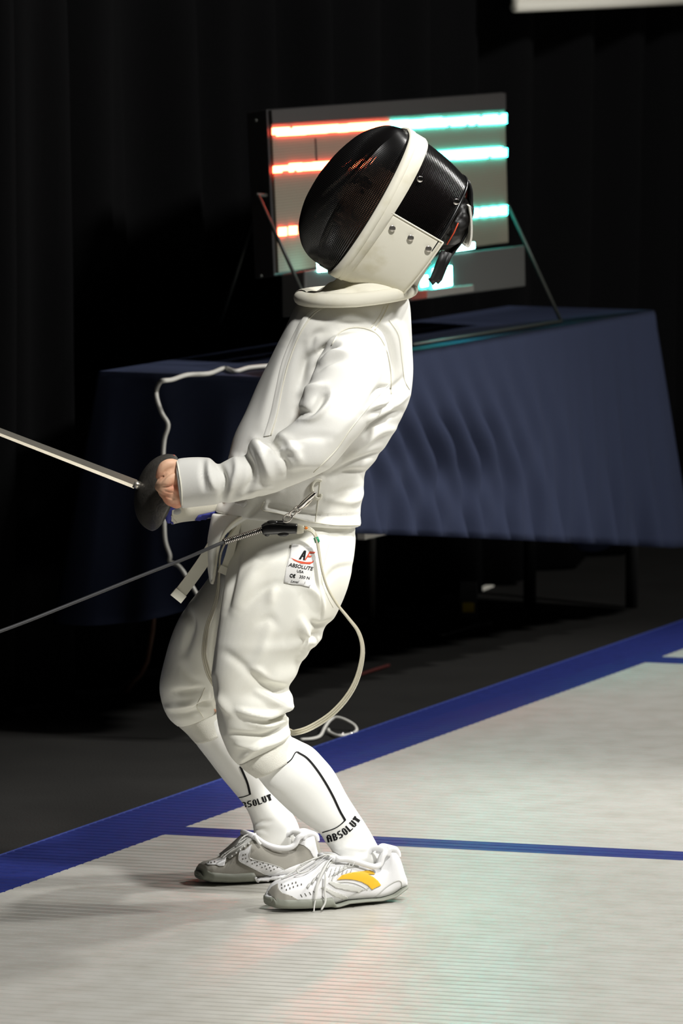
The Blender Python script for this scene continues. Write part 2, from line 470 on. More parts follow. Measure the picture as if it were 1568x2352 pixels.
# --- white panel hanging at the top right
pp = Ct + tb * 0.45
a_ = onplane(1187, 28, pp, tb); b_ = onplane(1700, 8, pp, tb)
hp = thing('hanging_panel', 'white panel hanging by the curtain at upper right, lower edge in view', 'panel', (a_.x, a_.y, a_.z))
edge = b_ - a_; edge.z = 0; edge = edge.normalized() * 1.6
base = Vector((a_.x, a_.y, a_.z))
rbox('panel_sheet', boxf(base + Vector((0, 0, 0.02)), edge, tb * 0.012, Vector((0, 0, 1.1))), 'white', hp, 0.002)
link('bottom_bar', mesh(*tube([base + tb * 0.006 + Vector((0, 0, 0.012)), base + tb * 0.006 + Vector((0, 0, 0.012)) + edge], 0.0135, 12)), 'white', hp)
link('left_border', mesh(*tube([base + tb * 0.006 + Vector((0, 0, 0.012)), base + tb * 0.006 + Vector((0, 0, 1.12))], 0.009, 10)), 'white', hp)

# ================================================================== TABLE AND SCOREBOARD
TW = 0.38
table = thing('folding_table', 'long folding table under the navy cloth', 'table', (Ct.x, Ct.y, FZ))
rbox('table_top', boxf(Ct + Vector((0, 0, -0.03)), tu * TL, tb * TW, Vector((0, 0, 0.026))), 'legblack', table)
def leg(px, py, m, r=0.012):
    p = floor_pt(px, py, FZ)
    link('leg', mesh(*tube([(p.x, p.y, FZ), (p.x, p.y, TZ - 0.03)], r, 10)), m, table)
leg(1216, 1396, 'legblack', 0.016)
leg(1450, 1396, 'legblack', 0.016)
leg(853, 1440, 'legmetal', 0.010)
q0 = at(362, 1430, 13.1); q1 = floor_pt(290, 1592, FZ)
link('leg', mesh(*tube([(q0.x, q1.y + 0.1, TZ - 0.03), (at(350, 1450, q1.y + 0.05).x, q1.y + 0.05, at(350, 1450, q1.y + .05).z), tuple(q1)], 0.006, 8, 4)), 'rust', table)
pb = onplane(838, 1240, Ct + tb * 0.10, tb)
rbox('bracket', boxf(pb, tu * 0.16, tb * 0.02, Vector((0, 0, 0.03))), 'white', table, 0.002)

# cloth: top sheet with dropped skirts, flaring, hem heights as seen
def skirt():
    hf = []
    for q in ((760, 1222), (830, 1226), (960, 1230), (1100, 1236), (1300, 1246), (1420, 1252), (1535, 1258)):
        p = onplane(q[0], q[1], Ct - tb * 0.035, tb); hf.append(((p - Ct).dot(tu) / TL, p.z))
    hg, hz = np.array(hf).T
    V, Fc = [], []
    # perimeter points around the table top: left end, front, right end, back
    per = []
    nL, nF = 60, 260
    for i in range(nL): per.append((Ct + tb * TW * (1 - i / nL), -tu, i / nL, 'L', i / nL))
    for i in range(nF): per.append((Ct + tu * TL * i / nF, -tb, i / nF, 'F', i / nF))
    for i in range(nL): per.append((Ct + tu * TL + tb * TW * i / nL, tu, i / nL, 'R', i / nL))
    for i in range(nF): per.append((Ct + tu * TL * (1 - i / nF) + tb * TW, tb, i / nF, 'B', i / nF))
    n = len(per); K = 26
    nrm = []
    for i in range(n):
        s = Vector((0, 0, 0))
        for d in range(-6, 7): s += per[(i + d) % n][1]
        nrm.append(s.normalized())
    for k in range(K + 1):
        t = k / K
        for i, (p, _, f, side, g) in enumerate(per):
            hem = {'L': 0.21 + 0.10 * g ** 2, 'F': float(np.interp(g, hg, hz)), 'R': 0.16 + 0.03 * math.sin(g * 9), 'B': 0.25}[side]
            if side == 'F' and g < .12: hem = 0.31 + (hem - 0.31) * g / .12
            z = TZ + (hem - TZ) * t
            flare = 0.035 * t
            fold = 0.0
            if side == 'F':
                edgew = min(1, g * 10, (1 - g) * 14) 
                s = g * TL
                lean = s + 0.10 * (1 - t)               # folds run diagonally down from the pulled edge
                amp = (0.008 * t + 0.007 * max(0, t - 0.55) * 2)
                fold = edgew * amp * (math.sin(lean * 42 + 1.7 * math.sin(s * 6)) + 0.6 * math.sin(s * 77 + t * 2.0))
                fold += 0.02 * math.sin((s - 0.30 * t) * 52) * math.exp(-((s - 0.95) / 0.45) ** 2 - ((t - 0.5) / 0.26) ** 2)
                flare += 0.05 * t * max(0, (g - 0.9) / 0.1) + 0.03 * t * max(0, (0.08 - g) / 0.08)
            elif side in 'LR':
                fold = 0.018 * t * math.sin(g * 17 + 0.5) ; flare += 0.06 * t
            q = p + nrm[i] * (flare + fold + 0.004 * math.sin(t * math.pi / 2))
            if k == 0: z = TZ + 0.002; q = p + nrm[i] * 0.0
            if k == 1: z = max(z, TZ - 0.012)
            V.append((q.x, q.y, z))
    for k in range(K):
        for i in range(n):
            j = (i + 1) % n; Fc.append((k * n + i, k * n + j, (k + 1) * n + j, (k + 1) * n + i))
    Fc.append(tuple(range(n)))
    return V, Fc
cl = link('tablecloth', mesh(*skirt()), 'navy'); tag(cl, 'navy blue cloth draped over the scoreboard table', 'tablecloth')
m_ = cl.modifiers.new('thickness', 'SOLIDIFY'); m_.thickness = 0.0025; m_.offset = -1

# --- scoreboard: plane leaning back
bp = Ct + tb * 0.13
BL = onplane(640, 627, bp, tb); BR = onplane(1168, 555, bp, tb)
bpt = Ct + tb * 0.185
TLc = onplane(622, 255, bpt, tb); TRc = onplane(1158, 215, bpt, tb)
bu = (BR - BL).normalized(); bup = ((TLc - BL) + (TRc - BR)).normalized()
bn = bu.cross(bup).normalized()
if bn.y > 0: bn = -bn
def onb(px, py, d=0.0):
    return onplane(px, py, BL + bn * d, bn)
sb = thing('led_scoreboard', 'large LED scoreboard with red and cyan light rows behind the fencer', 'scoreboard', (BL.x, BL.y, TZ))
def slab(name, quad, d0, d1, m, bev=0.0):
    a = [onb(*q, 0.0) for q in quad]
    V = [q + bn * d0 for q in a] + [q + bn * d1 for q in a]
    n = len(a); f = [tuple(range(n)), tuple(reversed(range(n, 2 * n)))] + [(i, (i + 1) % n, n + (i + 1) % n, n + i) for i in range(n)]
    return rbox(name, (V, f), m, sb, bev)
slab('housing', [(618, 250), (1161, 211), (1171, 560), (636, 634)], -0.055, -0.006, 'housing', 0.003)
slab('led_panel', [(624, 285), (1159, 252), (1167, 556), (640, 626)], -0.006, 0.0, 'panelgrey')
slab('header_strip', [(621, 254), (1158, 214), (1159, 252), (623, 285)], -0.006, 0.003, 'header')
slab('panel_joint', [(722, 318), (725, 318), (728, 370), (725, 370)], 0.0, 0.001, 'housing')
def rowpoly(x0, x1, ty0, ty1, by0, by1, step, jit, seed):
    rnd = random.Random(seed); top, bot = [], []
    n = int((x1 - x0) / step)
    for i in range(n):
        for e in (0, 1):
            x = x0 + (x1 - x0) * (i + e * 0.999) / n; f = (x - x0) / (x1 - x0)
            if e == 0: jt, jb = rnd.choice((0, 0, 1)) * jit, rnd.choice((0, 0, 1)) * jit
            top.append((x, ty0 + (ty1 - ty0) * f + jt)); bot.append((x, by0 + (by1 - by0) * f - jb))
    return top + bot[::-1]
def ledrow(poly, m):
    n = len(poly) // 2; top = [(x, y - 1.8) for x, y in poly[:n]]; bot = [(x, y + 1.8) for x, y in poly[n:][::-1]]; parts = []
    for i in range(0, n - 1, 2):
        a = [onb(*top[i]), onb(*top[i + 1]), onb(*bot[i + 1]), onb(*bot[i])]
        V = [q + bn * 0.0005 for q in a] + [q + bn * 0.004 for q in a]
        parts.append((V, [(3, 2, 1, 0), (4, 5, 6, 7)] + [(k, (k + 1) % 4, 4 + (k + 1) % 4, 4 + k) for k in range(4)]))
    me = mesh(*merge(*parts)); bm = bmesh.new(); bm.from_mesh(me); bmesh.ops.recalc_face_normals(bm, faces=bm.faces); bm.to_mesh(me); bm.free()
    return link('led_row', me, m, sb, smooth=False)
ledrow(rowpoly(624, 700, 296, 292, 312, 308, 9, 4, 1), 'red')
ledrow(rowpoly(701, 895, 292, 280, 307, 295, 24, 1, 2), 'red')
ledrow(rowpoly(896, 1012, 279, 272, 296, 291, 30, 1, 3), 'cyan')
ledrow(rowpoly(1014, 1160, 274, 263, 290, 282, 10, 4, 4), 'cyan')
ledrow(rowpoly(626, 690, 380, 376, 396, 392, 9, 4, 5), 'red')
ledrow(rowpoly(691, 900, 376, 364, 391, 379, 24, 1, 6), 'red')
ledrow(rowpoly(901, 1094, 357, 343, 374, 363, 24, 1, 7), 'cyan')
ledrow(rowpoly(1095, 1161, 343, 339, 363, 358, 10, 4, 8), 'cyan')
for x, y in ((638, 525), (662, 522), (687, 520), (712, 517)):
    ledrow([(x, y), (x + 17, y - 1), (x + 17, y + 15), (x, y + 16)], 'red')
for x, y in ((1060, 483), (1081, 481), (1103, 479), (1124, 477), (1145, 475)):
    ledrow([(x, y), (x + 16, y - 1), (x + 16, y + 17), (x, y + 18)], 'cyan')
# lower box, in front of the board's foot
fq = [onplane(q[0], q[1], BL + bn * 0.06, bn) for q in ((700, 622), (1205, 563), (1207, 657), (702, 722))]
rbox('lower_box', (fq + [q - bn * 0.058 for q in fq], [(0, 1, 2, 3), (7, 6, 5, 4)] + [(i, (i + 1) % 4, 4 + (i + 1) % 4, 4 + i) for i in range(4)]), 'boxgrey', sb, 0.004)
def lamp(poly, m, d=0.0605):
    a = [onplane(q[0], q[1], BL + bn * d, bn) for q in poly]; V = a + [q + bn * 0.004 for q in a]
    link('signal_lamp', mesh(V, [(3, 2, 1, 0), (4, 5, 6, 7)] + [(k, (k + 1) % 4, 4 + (k + 1) % 4, 4 + k) for k in range(4)]), m, sb, smooth=False)
lamp([(727, 600), (762, 597), (764, 622), (729, 625)], 'whiteled')
lamp([(1045, 563), (1086, 557), (1086, 571), (1046, 577)], 'whiteled')
lamp([(994, 618), (1033, 611), (1034, 655), (996, 662)], 'cyanbar')
lamp([(966, 635), (978, 633), (979, 657), (967, 659)], 'cyanbar')
tr = [onplane(q[0], q[1], BL + bn * 0.07, bn) for q in ((935, 672), (1042, 660), (1042, 676), (935, 692))]
rbox('tray', (tr + [q + bn * 0.05 for q in tr], [(3, 2, 1, 0), (4, 5, 6, 7)] + [(k, (k + 1) % 4, 4 + (k + 1) % 4, 4 + k) for k in range(4)]), 'legmetal', sb, 0.002)
def strut(a, b, r=0.004):
    link('stand_strut', mesh(*tube([a, b], r, 8)), 'strut', sb)
tf = lambda px, py: floor_pt(px, py, TZ + 0.006)
fr = tf(1288, 738); fr2 = tf(948, 792)
strut(onb(1165, 470, 0.0), fr); strut(fr, fr2)
e0 = onb(592, 447, 0.0); strut(e0, onplane(690, 662, BL + bn * 0.10, bn)); strut(onplane(690, 662, BL + bn * 0.10, bn), tf(735, 812))
q = onb(600, 455, -0.06); strut(q, onplane(505, 745, BL - bn * 0.20, bn) )
strut(onb(590, 447, 0), onb(625, 450, -0.03))
for px, py in ((596, 276), (608, 633)):
    c = onplane(px, py, BL - bn * 0.03, bn); link('screw', mesh(*ellipsoid(c - bu * 0.02, XYZ, (0.004, 0.003, 0.004), 10, 6)), 'strut', sb)

# --- cables
ty = lambda px, py: floor_pt(px, py, TZ + 0.008)
endp = Ct - tu * 0.03
def onend(px, py, d=0.0): return onplane(px, py, endp - tu * d, tu)
pts = [ty(720, 838), ty(650, 838), ty(612, 841), ty(570, 845), ty(540, 853), ty(515, 846), ty(480, 858), ty(430, 861), ty(395, 872), ty(370, 876)]
pts += [onend(360, 893, 0.01), onend(360, 915, 0.02), onend(372, 950, 0.03), onend(386, 976, 0.035), onend(377, 1010, 0.04), onend(374, 1060, 0.045), onend(376, 1140, .05), onend(377, 1210, 0.06), onend(380, 1245, 0.06), onend(390, 1275, 0.065), onend(390, 1290, 0.065), onend(410, 1300, .07), onend(430, 1328, 0.08), onend(470, 1400, 0.09), onend(500, 1480, .1)]
g = pts[-1]; pts += [Vector((g.x + 0.03, g.y, FZ + 0.006)), Vector((g.x + 0.15, g.y + 0.1, FZ + 0.006))]
o = link('power_cable', mesh(*tube(pts, 0.0048, 8, 4)), 'whitecable'); tag(o, 'white kinked cable trailing off the left end of the table', 'cable')
fw = lambda px, py, dz=0.005: floor_pt(px, py, FZ + dz)
wl = thing('floor_wire', 'pale wire looped beside the far edge of the blue border', 'wire', tuple(fw(770, 1690, 0)))
pts = [fw(690, 1699), fw(716, 1697), fw(735, 1690), fw(745, 1672, .01), fw(757, 1655, .02), fw(772, 1648, .025), fw(795, 1655, .02), (fw(815, 1668, .01)), fw(817, 1680), fw(800, 1688), fw(775, 1690), fw(757, 1682), fw(753, 1675, .01)]
link('loop', mesh(*tube(pts, 0.0035, 8, 5)), 'whitecable', wl)
for px, py in ((785, 1686), (805, 1684), (823, 1685)):
    link('connector', mesh(*ellipsoid(fw(px, py, 0.006), XYZ, (0.006, 0.008, 0.005), 10, 6)), 'chrome', wl)
pts = [fw(852, 1420), fw(880, 1412), fw(915, 1418), fw(948, 1425), fw(975, 1440), fw(1010, 1458), fw(1050, 1450), fw(1090, 1438), fw(1128, 1432)]
o = link('floor_cable', mesh(*tube(pts, 0.005, 8, 4)), 'legmetal'); tag(o, 'grey cable lying in the dark under the table', 'cable')
o = link('red_cable', mesh(*tube([fw(820, 1552), fw(855, 1540), fw(893, 1528)], 0.004, 8, 4)), 'redcable'); tag(o, 'short dull red cable on the dark floor behind the knee cord', 'cable')
pa = thing('power_adapter', 'black adapter with yellow tape under the table', 'adapter', tuple(fw(1075, 1430, 0)))
c = fw(1075, 1425, 0)
rbox('body', boxf(c + Vector((-0.022, -0.02, 0)), Vector((0.044, 0, 0)), Vector((0, 0.04, 0)), Vector((0, 0, 0.10))), 'blackrub', pa)
rbox('tape_band', boxf(c + Vector((-0.0145, -0.0225, 0.022)), Vector((0.029, 0, 0)), Vector((0, 0.045, 0)), Vector((0, 0, 0.024))), 'yellow', pa, 0.001)
c2 = fw(1115, 1352, 0.0)
o = rbox('paper_strip', boxf(c2 + Vector((-0.028, -0.06, 0.001)), Vector((0.03, 0.10, 0)), Vector((0.02, -0.006, 0)), Vector((0, 0, 0.004))), 'white', None, 0.001); tag(o, 'short white strip lying on the floor under the table', 'strip')

# ================================================================== FENCER
person = thing('person', 'fencer in white kit and black mesh mask leaning back, fist clenched', 'person', (0.0, 10.62, 0.0))
# ---- jacket: torso, near sleeve, far sleeve
torso = [(742, 660, 905, 655, 10.67, 10.71, .065), (700, 690, 930, 678, 10.65, 10.71, .105), (678, 706, 939, 700, 10.64, 10.71, .125),
         (655, 752, 944, 755, 10.63, 10.71, .130), (637, 790, 947, 800, 10.63, 10.71, .130), (601, 864, 949, 858, 10.63, 10.71, .128), (566, 941, 938, 925, 10.63, 10.70, .126),
         (537, 1004, 908, 988, 10.62, 10.70, .124), (524, 1050, 874, 1045, 10.61, 10.69, .122), (512, 1090, 838, 1085, 10.61, 10.68, .120),
         (500, 1125, 832, 1120, 10.61, 10.67, .123), (492, 1150, 828, 1165, 10.61, 10.67, .128), (488, 1168, 829, 1206, 10.61, 10.67, .132)]
sleeve = [(796, 760, 864, 768, 10.55, 10.57, .045), (756, 776, 884, 800, 10.505, 10.55, .068), (734, 812, 894, 850, 10.475, 10.53, .074),
          (720, 852, 894, 902, 10.45, 10.51, .072), (706, 890, 874, 942, 10.43, 10.49, .070), (690, 914, 860, 958, 10.42, 10.47, .069), (684, 932, 846, 972, 10.415, 10.455, .068), (686, 958, 824, 1000, 10.41, 10.445, .067),
          (666, 977, 802, 1025, 10.40, 10.435, .066), (640, 996, 765, 1069, 10.395, 10.42, .064), (623, 1018, 738, 1088, 10.395, 10.41, .060), (606, 1012, 705, 1101, 10.395, 10.41, .060),
          (585, 1007, 668, 1116, 10.395, 10.41, .059), (570, 1021, 638, 1127, 10.395, 10.41, .056), (562, 1044, 612, 1137, 10.40, 10.41, .052), (531, 1050, 575, 1147, 10.405, 10.415, .052), (500, 1066, 530, 1154, 10.41, 10.42, .047),
          (480, 1053, 497, 1159, 10.42, 10.42, .049), (440, 1051, 452, 1163, 10.43, 10.43, .047), (404, 1053, 417, 1168, 10.44, 10.44, .047)]
fars = [(770, 745, 860, 745, 10.82, 10.84, .06), (730, 830, 850, 850, 10.84, 10.86, .07), (690, 940, 790, 980, 10.84, 10.84, .06), (640, 1020, 720, 1085, 10.80, 10.80, .056),
        (560, 1075, 600, 1160, 10.70, 10.70, .05), (500, 1110, 510, 1180, 10.62, 10.62, .045)]
jk = remesh([loft_px(torso, 6, 56, 0.86), loft_px(sleeve, 6, 40), loft_px(fars, 5, 28)], 0.0032, 5)
tail = [(486, 1180, 612, 1170, 10.565, 10.565, .05), (480, 1215, 560, 1196, 10.565, 10.54, .046), (476, 1240, 520, 1226, 10.565, 10.54, .040), (474, 1275, 502, 1262, 10.565, 10.565, .032), (477, 1310, 494, 1302, 10.565, 10.55, .026), (482, 1341, 490, 1341, 10.565, 10.553, .016)]
JS = [  # folds traced on the sleeve and body: ridges (+) and valleys (-)
    ([(730, 815), (752, 795), (775, 790)], 9, -7), ([(722, 850), (750, 830), (790, 822)], 12, -5), ([(735, 830), (765, 810), (800, 806)], 9, 4),
    ([(690, 905), (715, 893), (745, 885)], 12, 5), ([(686, 948), (712, 945), (738, 915), (742, 900)], 14, -9), ([(690, 965), (720, 960), (750, 930), (760, 905)], 10, 6),
    ([(640, 1000), (660, 1010), (675, 1035), (690, 1060)], 12, 5), ([(622, 1018), (640, 1040), (655, 1065), (662, 1085)], 9, -7),
    ([(585, 1012), (600, 1040), (612, 1070), (618, 1100)], 13, 7), ([(563, 1045), (575, 1070), (577, 1100), (566, 1130)], 9, -6),
    ([(540, 1050), (545, 1080), (535, 1110), (522, 1140)], 10, 5), ([(500, 1066), (512, 1090), (515, 1120), (508, 1155)], 8, -7),
    ([(478, 1056), (482, 1090), (492, 1120)], 8, 4), ([(466, 1060), (464, 1090), (470, 1125)], 7, -3),
    ([(640, 1125), (600, 1120), (560, 1135), (530, 1150)], 10, 3), ([(745, 1085), (700, 1085), (650, 1095)], 12, -3),
    ([(893, 905), (880, 920), (855, 930), (835, 945)], 10, 6), ([(895, 890), (870, 893), (850, 910)], 7, -5), ([(925, 870), (900, 905), (895, 935)], 8, -5), ([(935, 905), (910, 925), (880, 945), (850, 965)], 9, 5),
    ([(920, 945), (890, 955), (860, 975), (840, 1000)], 9, -6), ([(905, 985), (870, 990), (830, 1020), (800, 1045)], 12, 5), ([(880, 1040), (850, 1050), (800, 1070), (750, 1095)], 10, -5),
    ([(838, 1082), (800, 1086), (765, 1100)], 8, -4), ([(826, 1150), (790, 1152), (750, 1145)], 10, 3), ([(832, 1120), (800, 1125), (760, 1140)], 10, -3),
    ([(700, 780), (690, 850), (680, 930)], 18, -5), ([(728, 810), (700, 830), (690, 880)], 14, -6), ([(760, 735), (800, 725), (850, 735)], 12, 4), ([(745, 760), (720, 770), (712, 800)], 11, -4),
    ([(655, 800), (630, 880), (600, 970)], 20, 3), ([(690, 720), (668, 790), (640, 880), (612, 980)], 10, -2.5),
    ([(860, 745), (890, 770), (905, 830), (905, 890)], 9, -5), ([(905, 720), (925, 780), (930, 850)], 14, 3),
    ([(600, 1172), (680, 1192), (760, 1205), (828, 1204)], 7, 3.5), ([(605, 1160), (680, 1176), (760, 1186), (826, 1184)], 5, -2.5),
    ([(880, 800), (860, 870), (820, 940), (760, 1010)], 14, 3),
    ([(592, 1146), (588, 1165), (570, 1185)], 9, -5), ([(612, 1150), (606, 1172)], 5, 3),
    ([(645, 1010), (700, 1000), (760, 1005)], 14, -3), ([(605, 1030), (640, 1035), (690, 1030)], 8, 3), ([(930, 760), (935, 820), (930, 870)], 10, -3), ([(845, 1095), (835, 1130), (800, 1160)], 10, 3),
]
ripple(jk, 14, 0.0022); sculpt(jk, JS, gain=1.75); relax(jk, 1)
jacket = link('fencing_jacket', jk, 'jacket', person); jacket['label'] = 'white fencing jacket, long sleeved, with piped seams'
jt = bvh(jk)
tl = remesh([loft_px(tail, 6, 28)], 0.003, 5)
link('jacket_tail', tl, 'jacket', jacket)
def S(line, r=0.0016, tree=jt, parent=jacket, name='seam', m='piping', off=0.0002): return seam(name, line, tree, r * 0.72, m, parent, off=off)
S([(752, 703), (720, 722), (690, 765), (664, 830), (648, 890), (636, 950), (622, 1000)], 0.0022)          # front closure
S([(742, 704), (708, 724), (678, 768), (654, 830), (640, 890), (626, 950), (612, 1002)], 0.0014)
S([(762, 792), (780, 765), (810, 752), (845, 756), (872, 775), (888, 810), (896, 850), (898, 905)], 0.0014, off=0.0008)
S([(892, 700), (880, 725), (860, 758)], 0.0020)
S([(882, 703), (870, 728), (852, 752)], 0.0012)
S([(893, 735), (915, 770), (922, 820), (928, 870), (940, 895)], 0.0012)
S([(895, 880), (850, 930), (805, 985), (770, 1035), (720, 1085)], 0.0014)
S([(606, 1152), (602, 1171), (640, 1180), (700, 1196), (724, 1200), (770, 1206), (826, 1206)], 0.0013)
S([(735, 1100), (730, 1150), (724, 1198)], 0.0014)
S([(406, 1058), (411, 1085), (416, 1119), (418, 1160)], 0.0020)
tt = bvh(tl)
S([(600, 1170), (570, 1180), (540, 1197), (518, 1220), (504, 1245), (497, 1275), (492, 1310), (487, 1340)], 0.0042, tt, jacket, 'piped_edge', off=0.001)
LA = catmull([(752, 703), (716, 724), (690, 765), (664, 830), (650, 890), (638, 950), (622, 1000)], 10); LB = catmull([(736, 703), (702, 722), (673, 768), (647, 830), (633, 890), (620, 950), (604, 1003)], 10)
pv = []
for i in range(len(LA)):
    for k in range(7):
        q = LA[i] + (LB[i] - LA[i]) * k / 6; h_ = hit(jt, q[0], q[1], 0.0 if k in (0, 6) else 0.0022)
        pv.append(h_ if h_ is not None else at(q[0], q[1], 10.52))
link('front_placket', mesh(pv, ringfaces(len(LA), 7, False, False)), 'jacket', jacket)
# small label and loop at the jacket front
decal('size_label', [[(536, 1143), (566, 1148), (568, 1158), (560, 1166), (542, 1158)]], jt, 'patch', jacket, 0.002)
# strap hanging in front
sp_ = [at(506, 1225, 10.56), at(492, 1248, 10.55), at(470, 1285, 10.545), at(440, 1328, 10.54), at(408, 1370, 10.535)]
link('waist_strap', mesh(*ribbon([tuple(x) for x in catmull([tuple(q) for q in sp_], 4)], (0.77, 0.1, -0.64), 0.0215, 0.003)), 'piping', jacket, smooth=False)
sp_ = [at(412, 1364, 10.532), at(396, 1386, 10.53)]
link('strap_end', mesh(*ribbon([tuple(at(416, 1360, 10.5335)), tuple(at(403, 1376, 10.532))], (0.77, 0.1, -0.64), 0.0235, 0.006)), 'piping', jacket, smooth=False)
sp_ = [at(548, 1190, 10.55), at(540, 1220, 10.545), at(528, 1270, 10.54), at(515, 1310, 10.535)]
link('inner_strap', mesh(*ribbon([tuple(x) for x in catmull([tuple(q) for q in sp_], 4)], (0.95, 0.1, -0.3), 0.014, 0.003)), 'piping', jacket, smooth=False)
link('inner_strap_end', mesh(*ribbon([tuple(at(517, 1302, 10.534)), tuple(at(510, 1318, 10.532))], (0.95, 0.1, -0.3), 0.017, 0.005)), 'piping', jacket, smooth=False)

# ---- breeches
hips = [(515, 1160, 812, 1165, 10.62, 10.66, .112), (524, 1235, 817, 1225, 10.62, 10.66, .118), (518, 1290, 812, 1285, 10.62, 10.66, .124), (505, 1335, 800, 1345, 10.63, 10.66, .116), (510, 1385, 770, 1390, 10.65, 10.64, .07), (560, 1420, 720, 1420, 10.65, 10.64, .03)]
near_leg = [(548, 1190, 808, 1190, 10.62, 10.65, .10), (532, 1240, 814, 1235, 10.585, 10.63, .105), (519, 1292, 811, 1288, 10.55, 10.60, .102), (512, 1350, 797, 1352, 10.52, 10.58, .098), (503, 1415, 768, 1416, 10.51, 10.57, .102), (496, 1455, 742, 1448, 10.505, 10.57, .102), (493, 1475, 738, 1468, 10.50, 10.565, .101), (490, 1494, 716, 1488, 10.50, 10.56, .099), (488, 1522, 695, 1512, 10.495, 10.555, .097), (486, 1552, 683, 1548, 10.49, 10.55, .095),
            (487, 1580, 663, 1577, 10.485, 10.545, .091), (489, 1604, 672, 1600, 10.48, 10.54, .090), (493, 1630, 670, 1620, 10.48, 10.535, .087), (498, 1655, 655, 1635, 10.48, 10.53, .082), (507, 1690, 662, 1648, 10.48, 10.53, .077), (526, 1735, 665, 1670, 10.485, 10.53, .067), (550, 1760, 668, 1690, 10.49, 10.53, .056)]
far_leg = [(500, 1300, 690, 1300, 10.72, 10.74, .08), (462, 1350, 660, 1345, 10.72, 10.76, .095), (424, 1400, 630, 1400, 10.72, 10.77, .096), (398, 1452, 610, 1455, 10.73, 10.78, .092), (378, 1510, 590, 1510, 10.74, 10.79, .088),
           (366, 1566, 560, 1560, 10.74, 10.80, .084), (369, 1606, 535, 1592, 10.75, 10.80, .078), (385, 1645, 515, 1612, 10.75, 10.80, .068), (408, 1668, 508, 1630, 10.76, 10.80, .056)]
br = remesh([loft_px(hips, 6, 48, .9), loft_px(near_leg, 6, 44), loft_px(far_leg, 6, 40)], 0.0032, 6)
BS = [
    ([(590, 1590), (620, 1610), (650, 1622), (668, 1618)], 9, 6), ([(545, 1630), (580, 1640), (620, 1642), (665, 1622)], 9, 7), ([(620, 1655), (640, 1648), (660, 1640)], 7, -9), ([(570, 1660), (610, 1668), (640, 1660), (660, 1650)], 8, 5),
    ([(530, 1685), (570, 1690), (610, 1690), (655, 1668)], 9, -6), ([(545, 1710), (590, 1715), (640, 1700), (662, 1682)], 8, 5), ([(555, 1745), (575, 1725), (600, 1705)], 9, 4),
    ([(580, 1550), (600, 1570), (640, 1590), (665, 1592)], 12, -6), ([(575, 1535), (600, 1545), (630, 1580)], 10, 4), ([(660, 1582), (630, 1575), (610, 1560)], 8, -5),
    ([(500, 1600), (515, 1620), (530, 1640)], 12, 5), ([(490, 1560), (496, 1620), (515, 1680)], 8, -4), ([(520, 1500), (560, 1530), (580, 1555)], 12, -4),
    ([(695, 1495), (705, 1470), (725, 1455)], 10, -7), ([(720, 1480), (700, 1450), (690, 1425)], 12, 6), ([(760, 1430), (735, 1440), (715, 1430)], 9, -5), ([(690, 1445), (700, 1490), (690, 1520)], 12, 5),
    ([(640, 1340), (625, 1360), (620, 1390)], 14, 4), ([(680, 1345), (650, 1340), (610, 1350), (570, 1385)], 14, -4), ([(700, 1345), (725, 1365), (738, 1400)], 12, 5), ([(600, 1290), (570, 1340), (540, 1400)], 22, 6), ([(545, 1250), (530, 1330), (520, 1400)], 14, -6),
    ([(595, 1430), (620, 1420), (640, 1440)], 12, -3), ([(620, 1440), (600, 1500), (580, 1530)], 16, 3),
    ([(815, 1225), (780, 1232), (750, 1225)], 8, -4), ([(808, 1300), (770, 1310), (740, 1350)], 10, -3),
    ([(430, 1400), (440, 1440), (425, 1500)], 12, -6), ([(400, 1590), (440, 1590), (470, 1585)], 10, -6), ([(385, 1625), (420, 1620), (460, 1610)], 8, 5), ([(395, 1640), (430, 1642), (465, 1630)], 9, -5), ([(450, 1620), (470, 1618), (488, 1615)], 6, -7), ([(420, 1530), (440, 1560), (470, 1570)], 12, -3),
    ([(500, 1410), (492, 1470), (487, 1540)], 6, -3),
]
ripple(br, 13, 0.0026, 3.0); sculpt(br, BS, gain=1.7); relax(br, 1)
breeches = link('fencing_breeches', br, 'breeches', person); breeches['label'] = 'white knee length fencing breeches, bunched at the knees'
bt = bvh(br)
S([(757, 1245), (745, 1290), (738, 1330), (752, 1370), (765, 1395)], 0.0006, bt, breeches)
S([(470, 1580), (462, 1600), (452, 1622), (465, 1645), (485, 1680)], 0.0012, bt, breeches)
# knee cuffs
cuffN = [(546, 1754, 664, 1684, 10.488, 10.53, .057), (563, 1770, 676, 1704, 10.49, 10.53, .0575), (586, 1786, 688, 1728, 10.495, 10.53, .057)]
cuffF = [(406, 1664, 505, 1628, 10.76, 10.80, .055), (428, 1684, 512, 1650, 10.765, 10.80, .0545), (448, 1706, 522, 1678, 10.77, 10.80, .053)]
for cf in (cuffN, cuffF):
    link('knee_cuff', mesh(*loft_px(cf, 5, 40)), 'velour', breeches)
